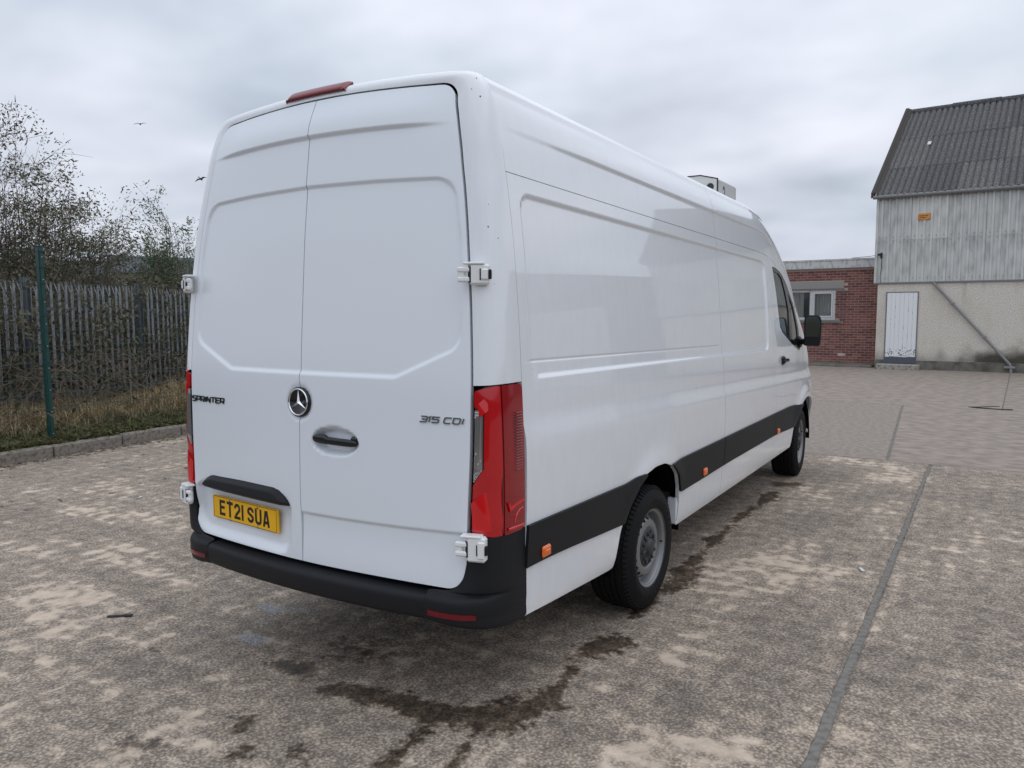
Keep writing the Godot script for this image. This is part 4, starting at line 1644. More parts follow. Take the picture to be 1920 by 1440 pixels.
# one character of the plate, 50 x 79 mm with 14 mm strokes
func plate_letter(b: Buf, xf: Transform3D, ch: String, x: float) -> float:
	var W := 0.052
	var H := 0.079
	var t := 0.0145
	var y := -H / 2
	var r := t / 2
	var d := 0.0008
	var R := func(a: Array) -> void:
		var p := PackedVector2Array()
		for e: Array in a:
			p.append(Vector2(x + e[0], y + e[1]))
		b.ribbon(xf, p, t, d)
	var arc := func(cx: float, cy: float, rx: float, ry: float, a0: float, a1: float, out: Array) -> void:
		for k in 9:
			var w := deg_to_rad(lerpf(a0, a1, k / 8.0))
			out.append([cx + cos(w) * rx, cy + sin(w) * ry])
	match ch:
		"E":
			R.call([[r, 0], [r, H]])
			R.call([[t, H - r], [W - 0.004, H - r]])
			R.call([[t, H * 0.53], [W - 0.009, H * 0.53]])
			R.call([[t, r], [W - 0.004, r]])
		"T":
			R.call([[0, H - r], [W, H - r]])
			R.call([[W / 2, 0], [W / 2, H - t]])
		"2":
			var a := []
			a.append([r, H - 0.026])
			arc.call(W / 2, H - 0.0255, W / 2 - r, 0.0255 - r, 175, -25, a)
			a.append([r + 0.004, t * 1.1])
			R.call(a)
			R.call([[0, r], [W - 0.001, r]])
		"1":
			R.call([[r, 0], [r, H]])
			return x + t + 0.011
		"S":
			var a := []
			a.append([W - r, H - 0.025])
			arc.call(W / 2, H - 0.0235, W / 2 - r, 0.0235 - r, 0, 200, a)
			a.append([W * 0.30, H * 0.57])
			a.append([W * 0.70, H * 0.45])
			arc.call(W / 2, 0.0235, W / 2 - r, 0.0235 - r, 20, -180, a)
			R.call(a)
		"U":
			var a := [[r, H], [r, 0.024]]
			arc.call(W / 2, 0.0225, W / 2 - r, 0.0225 - r, 190, 350, a)
			a.append([W - r, 0.024])
			a.append([W - r, H])
			R.call(a)
		"A":
			R.call([[r - 0.001, 0], [W / 2 - 0.003, H]])
			R.call([[W - r + 0.001, 0], [W / 2 + 0.003, H]])
			R.call([[t, 0.021], [W - t, 0.021]])
	return x + W + 0.011


func badge(van_: Node3D, text: String, a: Vector3, c: Vector3, h: float, m: Material, slant: float) -> void:
	# wide raised letters drawn in strokes, each seated on the curved door
	var glyph := {
		"S": [[[1, 1], [0.12, 1], [0, 0.86], [0, 0.64], [0.12, 0.5], [0.88, 0.5], [1, 0.36], [1, 0.14], [0.88, 0], [0, 0]]],
		"P": [[[0, 0], [0, 1], [0.86, 1], [1, 0.86], [1, 0.5], [0.86, 0.36], [0.1, 0.36]]],
		"R": [[[0, 0], [0, 1], [0.86, 1], [1, 0.86], [1, 0.52], [0.86, 0.38], [0.1, 0.38]], [[0.5, 0.38], [1, 0]]],
		"I": [[[0, 0], [0, 1]]],
		"N": [[[0, 0], [0, 1], [0.12, 1], [0.88, 0], [1, 0], [1, 1]]],
		"T": [[[0, 1], [1, 1]], [[0.5, 0], [0.5, 0.9]]],
		"E": [[[1, 1], [0, 1], [0, 0], [1, 0]], [[0.1, 0.5], [0.9, 0.5]]],
		"3": [[[0, 1], [0.88, 1], [1, 0.86], [1, 0.14], [0.88, 0], [0, 0]], [[0.2, 0.5], [0.9, 0.5]]],
		"1": [[[-0.6, 0.86], [0, 1], [0, 0]]],
		"5": [[[1, 1], [0, 1], [0, 0.56], [0.88, 0.56], [1, 0.42], [1, 0.14], [0.88, 0], [0, 0]]],
		"C": [[[1, 1], [0.14, 1], [0, 0.84], [0, 0.16], [0.14, 0], [1, 0]]],
		"D": [[[0, 0], [0, 1], [0.84, 1], [1, 0.84], [1, 0.16], [0.84, 0], [0.1, 0]]],
	}
	var st := h * 0.19
	var total := 0.0
	for ch in text:
		total += (0.45 if ch == " " else (0.45 if ch == "I" or ch == "1" else 1.28))
	var unit := (c.x - a.x - slant * h) / total
	var b := Buf.new()
	var x := a.x
	for ch in text:
		if ch == " ":
			x += unit * 0.45
			continue
		var thin: bool = ch == "I" or ch == "1"
		var w := unit * (0.0 if thin else 0.96)
		var cx := x + unit * (0.2 if thin else 0.6)
		var t := (cx - a.x) / (c.x - a.x)
		var y0 := lerpf(a.y, c.y, t)
		var z := rear_z(cx, y0 + h * 0.5)
		var dz := (rear_z(cx + 0.02, y0) - rear_z(cx - 0.02, y0)) / 0.04
		var dy := (rear_z(cx, y0 + 0.02) - rear_z(cx, y0 - 0.02)) / 0.04
		var nn := Vector3(-dz, -dy, 1).normalized()
		var rt := Vector3(1, 0, dz).normalized()
		var xf := Transform3D(Basis(rt, nn.cross(rt), nn), Vector3(cx, y0, z + 0.001))
		for line: Array in glyph[ch]:
			var p := PackedVector2Array()
			for e: Array in line:
				var py: float = st * 0.5 + e[1] * (h - st)
				var px: float = (e[0] - 0.5) * w if not thin else e[0] * unit * 0.4
				p.append(Vector2(px + slant * py, py))
			b.ribbon(xf, p, st, 0.005)
		x += unit * (0.45 if thin else 1.28)
	put("badge", b.mesh(), m, van_)


func bumper(van_: Node3D) -> void:
	# plan line of the bumper's outer face, from the right seam round the corner to the left seam
	var line := PackedVector2Array()
	var half := []
	half.append(Vector2(1.012, -0.236))
	half.append(Vector2(1.012, -0.14))
	for k in 9:
		var w := PI / 2 * k / 8.0
		half.append(Vector2(0.90 + 0.11 * pow(cos(w), 0.85), -0.045 + 0.09 * pow(sin(w), 0.9)))
	for k in range(1, 15):
		var x := 0.86 - 0.86 * k / 14.0
		half.append(Vector2(x, 0.132 - 0.080 * pow(x / 0.9, 2.0)))
	for p: Vector2 in half:
		line.append(p)
	for k in range(half.size() - 2, -1, -1):
		line.append(Vector2(-half[k].x, half[k].y))
	var n := line.size()
	var nor := PackedVector2Array()
	for k in n:
		var t := line[mini(k + 1, n - 1)] - line[maxi(k - 1, 0)]
		var o := Vector2(-t.y, t.x).normalized()
		if o.dot(line[k] - Vector2(0, -0.5)) < 0.0:
			o = -o
		nor.append(o)
	# section: inner step, nose, face, underside
	var sec := [Vector2(-0.10, 0.592), Vector2(-0.055, 0.590), Vector2(-0.018, 0.586), Vector2(-0.006, 0.581), Vector2(0.001, 0.571), Vector2(0.003, 0.558), Vector2(0.001, 0.535), Vector2(-0.002, 0.505), Vector2(-0.008, 0.488), Vector2(-0.020, 0.478), Vector2(-0.06, 0.472), Vector2(-0.16, 0.470)]
	var sweep := func(i: float, j: float) -> Vector3:
		var k := mini(int(i), n - 1)
		var p: Vector2 = sec[int(j)]
		var f := ss(0.02, -0.2, line[k].y)
		var q := line[k] + nor[k] * p.x
		return Vector3(q.x, p.y - f * 0.025 * ss(0.6, 0.47, p.y), q.y)
	var us := PackedFloat32Array()
	for k in n:
		us.append(k)
	var mid := put("bumper", panel(us, range_f(sec.size()), sweep, func(i: float, _j: float) -> float: return absf(line[int(i)].x) - 0.70, 0.012, Vector3(0, 0.5, -0.6)), mats.black_plastic, van_)
	mid.name = "bumper"
	var co := [[1.003, 0.846], [1.003, 0.75], [1.003, 0.68], [1.003, 0.64], [1.003, 0.615], [1.003, 0.600], [1.003, 0.590], [1.003, 0.575], [1.003, 0.55], [1.001, 0.51], [1.0, 0.458], [0.965, 0.436]]
	var ci := [[0.8805, 0.853, 0.016], [0.875, 0.75, 0.018], [0.862, 0.685, 0.021], [0.835, 0.640, 0.027], [0.790, 0.612, 0.034], [0.700, 0.602, 0.043], [0.700, 0.5905, 0.066], [0.700, 0.582, 0.081], [0.700, 0.562, 0.0865], [0.700, 0.512, 0.083], [0.700, 0.480, 0.068], [0.700, 0.471, 0.0]]
	var key3 := func(tab: Array, k: int, z: float) -> Vector3:
		k = clampi(k, 0, tab.size() - 1)
		return Vector3(tab[k][0], tab[k][1], z if tab[k].size() < 3 else tab[k][2])
	var corner_pt := func(t: float, f: float) -> Vector3:
		var k := mini(int(t), co.size() - 2)
		var u := t - k
		var o: Vector3 = (key3.call(co, k, -0.238) as Vector3).cubic_interpolate(key3.call(co, k + 1, -0.238), key3.call(co, k - 1, -0.238), key3.call(co, k + 2, -0.238), u)
		var i: Vector3 = (key3.call(ci, k, 0.0) as Vector3).cubic_interpolate(key3.call(ci, k + 1, 0.0), key3.call(ci, k - 1, 0.0), key3.call(ci, k + 2, 0.0), u)
		var n2 := lerpf(3.3, 2.7, ss(3.0, 6.0, t))
		var c := pow(absf(cos(f * PI / 2)), 2.0 / n2)
		var s := pow(absf(sin(f * PI / 2)), 2.0 / n2)
		return Vector3(lerpf(o.x, i.x, 1.0 - c), lerpf(o.y, i.y, 1.0 - c), lerpf(o.z, i.z, s))
	for sgn: float in [1.0, -1.0]:
		var cm := func(t: float, f: float) -> Vector3:
			var p: Vector3 = corner_pt.call(t, f)
			return Vector3(p.x * sgn, p.y, p.z)
		var corner := put("bumper_corner", panel(spread(0.0, 11.0, 0.11), spread(0.0, 1.0, 0.025), cm, null, 0.015, Vector3(0, 0.6, -1.2)), mats.black_plastic, van_)
		# red reflector let into the corner
		var rm := func(t: float, f: float) -> Vector3:
			var p: Vector3 = corner_pt.call(t, f)
			var q: Vector3 = corner_pt.call(t, f + 0.01)
			var nn := Vector3(-(q.z - p.z), 0, q.x - p.x).normalized()
			if nn.z < 0.0:
				nn = -nn
			p += nn * 0.0035
			return Vector3(p.x * sgn, p.y, p.z)
		put("reflector", panel(spread(8.55, 9.12, 0.04), spread(0.55, 0.985, 0.02), rm, func(t: float, f: float) -> float: return (8.62 + 0.9 * pow(maxf(0.0, 0.62 - f) / 0.12, 2.0) * 0.3) - t, 0.008, Vector3(0, 0.6, -1.2)), mats.reflector_red, corner)
	# high brake lamp on the header
	var bm := func(i: float, j: float) -> Vector3:
		var t := lerpf(19.0, 22.0, 1.0)
		var x := lerpf(-0.225, 0.150, i)
		var base := frame_pt(22.0 - absf(x) * 3.9, 0.56, signf(x) if x != 0.0 else 1.0)
		var w := (j - 0.5) * 2.0
		var e := ss(0.0, 0.06, i) * ss(1.0, 0.94, i)
		var hgt := (1.0 - pow(absf(w), 3.0))
		return Vector3(x, base.y + 0.002 + 0.027 * w * lerpf(0.75, 1.0, e) + 0.002 * t * 0.0, base.z - 0.030 * w + 0.018 * hgt * e + 0.004)
	put("brake_lamp", panel(spread(0, 1, 0.03), spread(0, 1, 0.1), bm, null, 0.02), mats.lamp_red, van_)


func running_gear(van_: Node3D) -> void:
	# one wheel, then three copies; axis along local y, outer face towards +y
	var proto := Node3D.new()
	proto.name = "wheel"
	var tyre := Buf.new()
	var pf := [Vector2(0.222, 0.0), Vector2(0.232, 0.006), Vector2(0.245, 0.010), Vector2(0.262, 0.012), Vector2(0.285, 0.0135), Vector2(0.287, 0.0115), Vector2(0.305, 0.011), Vector2(0.307, 0.0085), Vector2(0.323, 0.003), Vector2(0.336, -0.008), Vector2(0.344, -0.020), Vector2(0.349, -0.034)]
	for k in 5:
		var y := -0.045 - k * 0.034
		pf.append_array([Vector2(0.352, y), Vector2(0.353, y - 0.024), Vector2(0.345, y - 0.025), Vector2(0.345, y - 0.032)])
	pf.append_array([Vector2(0.350, -0.216), Vector2(0.340, -0.235), Vector2(0.30, -0.245), Vector2(0.222, -0.232)])
	tyre.lathe(Transform3D(), pf, 72)
	# shoulder blocks and sidewall lettering ribs
	for k in 72:
		var w := TAU * k / 72.0
		var ba := Basis(Vector3.UP, -w)
		tyre.box(Transform3D(ba, ba * Vector3(0.3415, -0.019, 0)) * Transform3D(Basis(Vector3(0, 0, 1), 0.65), Vector3.ZERO), Vector3(0.017, 0.030, 0.019), 0.003)
		for j in 4:
			tyre.box(Transform3D(ba, ba * Vector3(0.3515, -0.057 - j * 0.034, 0.004 * (j % 2))) * Transform3D(Basis(Vector3.RIGHT, 0.5), Vector3.ZERO), Vector3(0.008, 0.022, 0.012), 0.0015)
	for k in 26:
		var w := TAU * k / 40.0 + (1.4 if k > 12 else 0.0)
		var ba := Basis(Vector3.UP, -w)
		tyre.box(Transform3D(ba, ba * Vector3(0.274, 0.0135, 0)), Vector3(0.016, 0.002, 0.008 if k % 3 else 0.014), 0.0005)
	put("tyre", tyre.mesh(), mats.rubber, proto)
	# pressed steel rim: a disc with a ring of ventilation holes
	var zr := [[0.06, -0.030], [0.095, -0.030], [0.112, -0.026], [0.120, -0.019], [0.130, -0.0175], [0.152, -0.021], [0.162, -0.025], [0.174, -0.040], [0.183, -0.062], [0.192, -0.060], [0.198, -0.042], [0.203, -0.022], [0.207, -0.012], [0.214, -0.009], [0.221, -0.004], [0.2265, 0.004], [0.229, 0.002], [0.229, -0.004]]
	var rad := PackedFloat32Array()
	for k in 61:
		rad.append(lerpf(0.06, 0.229, k / 60.0))
	var rmap := func(w: float, r: float) -> Vector3: return Vector3(cos(w) * r, itp(zr, r), sin(w) * r)
	var holes := func(w: float, r: float) -> float:
		var per := TAU / 20.0
		var a := fposmod(w, per) - per * 0.5
		return 1.0 - Vector2(a * 0.168 / 0.0145, (r - 0.1695) / 0.0145).length()
	var ws := PackedFloat32Array()
	for k in 241:
		ws.append(TAU * k / 240.0)
	put("rim", panel(ws, rad, rmap, holes, 0.006, Vector3(0, -0.5, 0), true), mats.steel_rim, proto)
	var hub := Buf.new()
	hub.lathe(Transform3D(), [Vector2(0.0, 0.006), Vector2(0.036, 0.006), Vector2(0.044, 0.0), Vector2(0.05, -0.012), Vector2(0.085, -0.017), Vector2(0.106, -0.019), Vector2(0.113, -0.027)], 40)
	for k in 6:
		var w := TAU * (k + 0.25) / 6.0
		hub.lathe(Transform3D(Basis(), Vector3(cos(w) * 0.08, -0.016, sin(w) * 0.08)), [Vector2(0.0, 0.012), Vector2(0.011, 0.012), Vector2(0.0125, 0.0)], 6, true)
		var w2 := TAU * (k + 0.75) / 6.0
		hub.box(Transform3D(Basis(Vector3.UP, -w2), Vector3(cos(w2) * 0.075, -0.012, sin(w2) * 0.075)), Vector3(0.045, 0.010, 0.018), 0.004)
	put("hub_cap", hub.mesh(), mats.hub_plastic, proto)
	var inner := Buf.new()
	inner.lathe(Transform3D(), [Vector2(0.0, -0.085), Vector2(0.15, -0.10), Vector2(0.19, -0.10)], 32)
	inner.lathe(Transform3D(), [Vector2(0.225, -0.228), Vector2(0.0, -0.228)], 32)
	inner.lathe(Transform3D(Basis(), Vector3(0, 0, 0)), [Vector2(0.2265, -0.004), Vector2(0.205, -0.03), Vector2(0.20, -0.12), Vector2(0.22, -0.23)], 40)
	put("wheel_well", inner.mesh(), mats.underbody, proto)
	var valve := Buf.new()
	valve.box(Transform3D(Basis(Vector3.UP, 1.1), Vector3(0.087, -0.012, -0.171)), Vector3(0.008, 0.016, 0.008), 0.001)
	put("valve", valve.mesh(), mats.gloss_black, proto)
	var spots := [[1.0, AXLE_R, 0.0, 0.4], [-1.0, AXLE_R, 0.0, 1.7], [1.0, AXLE_F, 0.055, 0.9], [-1.0, AXLE_F, 0.055, 2.1]]
	for k in 4:
		var e: Array = spots[k]
		var w := proto if k == 0 else proto.duplicate()
		var out := Vector3(e[0], 0, 0)
		w.name = "wheel"
		var ba := Basis(Vector3.UP, e[2]) * Basis(Vector3(0, 0, 1), -PI / 2 * e[0]) * Basis(Vector3.UP, e[3])
		w.transform = Transform3D(ba.scaled(Vector3.ONE * 1.035), Vector3(e[0] * (0.998 if k < 2 else 0.972), 0.3645, -(e[1] as float)))
		van_.add_child(w, true)
		out = out
	var b := Buf.new()
	b.bx(-0.93, 0.93, 0.43, 0.47, -6.4, -0.15)
	for x: float in [-0.45, 0.45]:
		b.bx(x - 0.05, x + 0.05, 0.36, 0.44, -6.0, -0.25)
	b.bx(-0.7, 0.7, 0.31, 0.40, -AXLE_R - 0.05, -AXLE_R + 0.05, 0.02)
	b.bx(-0.16, 0.16, 0.24, 0.46, -AXLE_R - 0.16, -AXLE_R + 0.16, 0.08)
	b.bx(-0.7, 0.7, 0.24, 0.34, -AXLE_F - 0.06, -AXLE_F + 0.06, 0.02)
	for k in 8:
		b.bx(-0.9, 0.9, 0.40, 0.44, -0.6 - k * 0.7, -0.52 - k * 0.7)
	b.bx(0.25, 0.62, 0.25, 0.43, -4.2, -3.1, 0.04)
	b.tube(PackedVector3Array([Vector3(-0.3, 0.36, -4.8), Vector3(-0.32, 0.34, -2.4), Vector3(-0.35, 0.42, -1.7), Vector3(-0.4, 0.36, -0.9)]), 0.035, 0.035, 10)
	# mud flaps close the arches towards the middle of the van
	for sgn: float in [-1.0, 1.0]:
		b.bx(sgn * 0.93, sgn * 0.70, 0.43, 0.66, -2.19, -2.17)
		b.bx(sgn * 0.62, sgn * 0.60, 0.34, 0.60, -2.2, -1.15)
	put("underbody", b.mesh(), mats.underbody, van_)
	# returns of the sills at the arches, painted
	b = Buf.new()
	for sgn: float in [-1.0, 1.0]:
		b.box(Transform3D(Basis(Vector3.RIGHT, -0.05), Vector3(sgn * 0.950, 0.475, -2.172)), Vector3(0.07, 0.175, 0.022), 0.009)
	put("sill_return", b.mesh(), mats.white_paint, van_)


func cab_inside(van_: Node3D) -> void:
	var b := Buf.new()
	for sx: float in [-0.45, 0.45]:
		b.bx(sx - 0.24, sx + 0.24, 0.95, 1.15, -5.35, -4.85, 0.05)
		b.box(Transform3D(Basis(Vector3.RIGHT, 0.2), Vector3(sx, 1.42, -4.86)), Vector3(0.46, 0.62, 0.13), 0.05)
		b.box(Transform3D(Basis(Vector3.RIGHT, 0.15), Vector3(sx, 1.81, -4.82)), Vector3(0.25, 0.17, 0.09), 0.035)
	put("seats", b.mesh(), mats.seat_cloth, van_)
	b = Buf.new()
	b.bx(-0.88, 0.88, 1.0, 1.30, -6.3, -5.85, 0.08)
	var wheel_ring := PackedVector3Array()
	for k in 25:
		var w := TAU * k / 24.0
		wheel_ring.append(Vector3(0.45 + 0.2 * cos(w), 1.3 + 0.17 * sin(w), -5.72 - 0.1 * sin(w)))
	b.tube(wheel_ring, 0.016, 0.016, 8)
	b.bx(-0.9, 0.9, 0.5, 0.55, -6.4, -4.7)
	put("dashboard", b.mesh(), mats.black_plastic, van_)
	b = Buf.new()
	b.bx(-0.84, 0.84, 0.5, 2.28, -4.64, -4.625)
	put("bulkhead", b.mesh(), mats.cab_grey, van_)


func mirrors(van_: Node3D) -> void:
	for sgn: float in [1.0, -1.0]:
		var b := Buf.new()
		var ba := Basis(Vector3.UP, sgn * 0.10)
		var c := Vector3(sgn * 1.118, 1.562, -5.72)
		# housing: rounded shell, deeper at the front
		var prof_ := PackedVector2Array()
		for e: Array in [[-0.078, -0.150], [-0.070, -0.158], [0.064, -0.158], [0.076, -0.148], [0.084, 0.02], [0.080, 0.10], [0.066, 0.138], [0.040, 0.152], [-0.050, 0.152], [-0.072, 0.142], [-0.080, 0.12]]:
			prof_.append(Vector2(e[0] * sgn, e[1]))
		b.plate(Transform3D(ba, c + ba * Vector3(0, 0, -0.045)), prof_, 0.055, 0.006)
		var small := PackedVector2Array()
		for p in prof_:
			small.append(p * Vector2(0.72, 0.80))
		b.plate(Transform3D(ba, c + ba * Vector3(0, 0, -0.11)), small, 0.07, 0.0)
		# arm
		b.tube(PackedVector3Array([Vector3(sgn * 0.93, 1.43, -5.86), Vector3(sgn * 1.0, 1.44, -5.80), Vector3(sgn * 1.06, 1.45, -5.75)]), 0.035, 0.028, 8)
		b.box(Transform3D(Basis(Vector3.UP, 0.0), Vector3(sgn * 0.955, 1.43, -5.86)), Vector3(0.06, 0.14, 0.16), 0.03)
		var mi := put("door_mirror", b.mesh(), mats.black_plastic, van_)
		b = Buf.new()
		var g1 := PackedVector2Array()
		for e: Array in [[-0.067, -0.066], [0.066, -0.066], [0.072, 0.02], [0.069, 0.088], [0.055, 0.124], [0.034, 0.137], [-0.046, 0.137], [-0.062, 0.130], [-0.068, 0.11]]:
			g1.append(Vector2(e[0] * sgn, e[1]))
		b.plate(Transform3D(ba, c + ba * Vector3(0, 0, 0.010)), g1, 0.002)
		put("mirror_glass", b.mesh(), mats.mirror_glass, mi)
		b = Buf.new()
		var g2 := PackedVector2Array()
		for e: Array in [[-0.064, -0.146], [0.058, -0.146], [0.064, -0.080], [-0.066, -0.080]]:
			g2.append(Vector2(e[0] * sgn, e[1]))
		b.plate(Transform3D(ba * Basis(Vector3.RIGHT, 0.12), c + ba * Vector3(0, 0, 0.012)), g2, 0.002)
		put("mirror_glass", b.mesh(), mats.mirror_glass, mi)


func cooling_unit(van_: Node3D) -> void:
	# refrigeration unit on the roof above the cab
	var b := Buf.new()
	var z0 := -4.452
	var z1 := -5.02
	var out := PackedVector2Array([Vector2(-0.5, 2.66), Vector2(0.5, 2.66), Vector2(0.5, 2.944), Vector2(0.345, 2.984), Vector2(-0.345, 2.984), Vector2(-0.5, 2.944)])
	b.plate(Transform3D(Basis(), Vector3(0, 0, z1)), out, z0 - z1, 0.0)
	var unit := put("cooling_unit", b.mesh(), mats.unit_white, van_)
	b = Buf.new()
	var top := PackedVector2Array([Vector2(0.502, 2.70), Vector2(0.502, 2.946), Vector2(0.345, 2.987), Vector2(-0.345, 2.987), Vector2(-0.502, 2.946), Vector2(-0.502, 2.70)])
	b.ribbon(Transform3D(Basis(), Vector3(0, 0, z0 - 0.004)), top, 0.009, 0.008)
	put("edge_seal", b.mesh(), mats.black_plastic, unit)
	b = Buf.new()
	b.bx(0.5005, 0.506, 2.68, 2.934, z1 + 0.012, z0 - 0.03, 0.002)
	b.bx(0.5005, 0.510, 2.68, 2.934, z1, z1 + 0.012, 0.003)
	put("side_cover", b.mesh(), mats.unit_grey, unit)
	b = Buf.new()
	b.lathe(Transform3D(Basis(Vector3.RIGHT, PI / 2), Vector3(0.437, 2.878, z0 + 0.001)), [Vector2(0.0, 0.004), Vector2(0.026, 0.004), Vector2(0.030, 0.007), Vector2(0.033, 0.0)], 24)
	put("round_vent", b.mesh(), mats.hub_plastic, unit)
	# printed mark and lettering on the side
	b = Buf.new()
	var xf := Transform3D(Basis(Vector3(0, 0, -1), Vector3.UP, Vector3(1, 0, 0)), Vector3(0.5062, 0, 0))
	var sw := PackedVector2Array()
	for e: Array in [[4.610, 2.862], [4.622, 2.886], [4.640, 2.894], [4.660, 2.880], [4.668, 2.858], [4.655, 2.835], [4.636, 2.815], [4.625, 2.795], [4.640, 2.786], [4.668, 2.800], [4.690, 2.795]]:
		sw.append(Vector2(e[0], e[1]))
	b.ribbon(xf, sw, 0.017, 0.0008)
	put("printed_mark", b.mesh(), mats.print_purple, unit)
	b = Buf.new()
	var x := 4.705
	for k in 7:
		var p := PackedVector2Array()
		var y := 2.795 - 0.0 * k
		match k % 3:
			0:
				p = PackedVector2Array([Vector2(x, y), Vector2(x, y + 0.028), Vector2(x + 0.016, y + 0.022)])
			1:
				p = PackedVector2Array([Vector2(x + 0.014, y + 0.004), Vector2(x + 0.002, y + 0.004), Vector2(x + 0.002, y + 0.022), Vector2(x + 0.014, y + 0.022), Vector2(x + 0.014, y + 0.006)])
			2:
				p = PackedVector2Array([Vector2(x, y), Vector2(x + 0.002, y + 0.024), Vector2(x + 0.014, y + 0.02), Vector2(x + 0.016, y)])
		b.ribbon(xf, p, 0.006, 0.0008)
		x += 0.025
	put("printed_word", b.mesh(), mats.print_grey, unit)


# ---------------------------------------------------------------- buildings
const SITE := Vector3(-0.32, 0.0, -23.45)
const TURN := -0.06

func building(called: String, label: String, category: String, dx := 0.0, dz := 0.0) -> Node3D:
	var o := thing(called, label, category)
	o.rotation.y = TURN
	o.position = SITE + Basis(Vector3.UP, TURN) * Vector3(dx, 0, dz)
	return o


# profiled sheet metal: trapezoid ribs running up; the sheet covers x0..x1, y0..y1, ribs towards +z
func rib_sheet(b: Buf, x0: float, x1: float, y0: float, y1: float, z: float, pitch: float, depth: float) -> void:
	var xs := PackedFloat32Array()
	var zs := PackedFloat32Array()
	var n := int(round((x1 - x0) / pitch))
	var p := (x1 - x0) / n
	for k in n:
		var x := x0 + k * p
		for e: Array in [[0.0, 0.0], [0.58, 0.0], [0.62, 1.0], [0.90, 1.0], [0.94, 0.0]]:
			xs.append(x + p * e[0])
			zs.append(z + depth * e[1])
	xs.append(x1)
	zs.append(z)
	for k in xs.size() - 1:
		b.quad(Vector3(xs[k], y0, zs[k]), Vector3(xs[k + 1], y0, zs[k + 1]), Vector3(xs[k + 1], y1, zs[k + 1]), Vector3(xs[k], y1, zs[k]))
		b.quad(Vector3(xs[k], y0, zs[k]), Vector3(xs[k + 1], y0, zs[k + 1]), Vector3(xs[k + 1], y0, z - 0.01), Vector3(xs[k], y0, z - 0.01), Vector3((xs[k] + xs[k + 1]) * 0.5, y1, z))


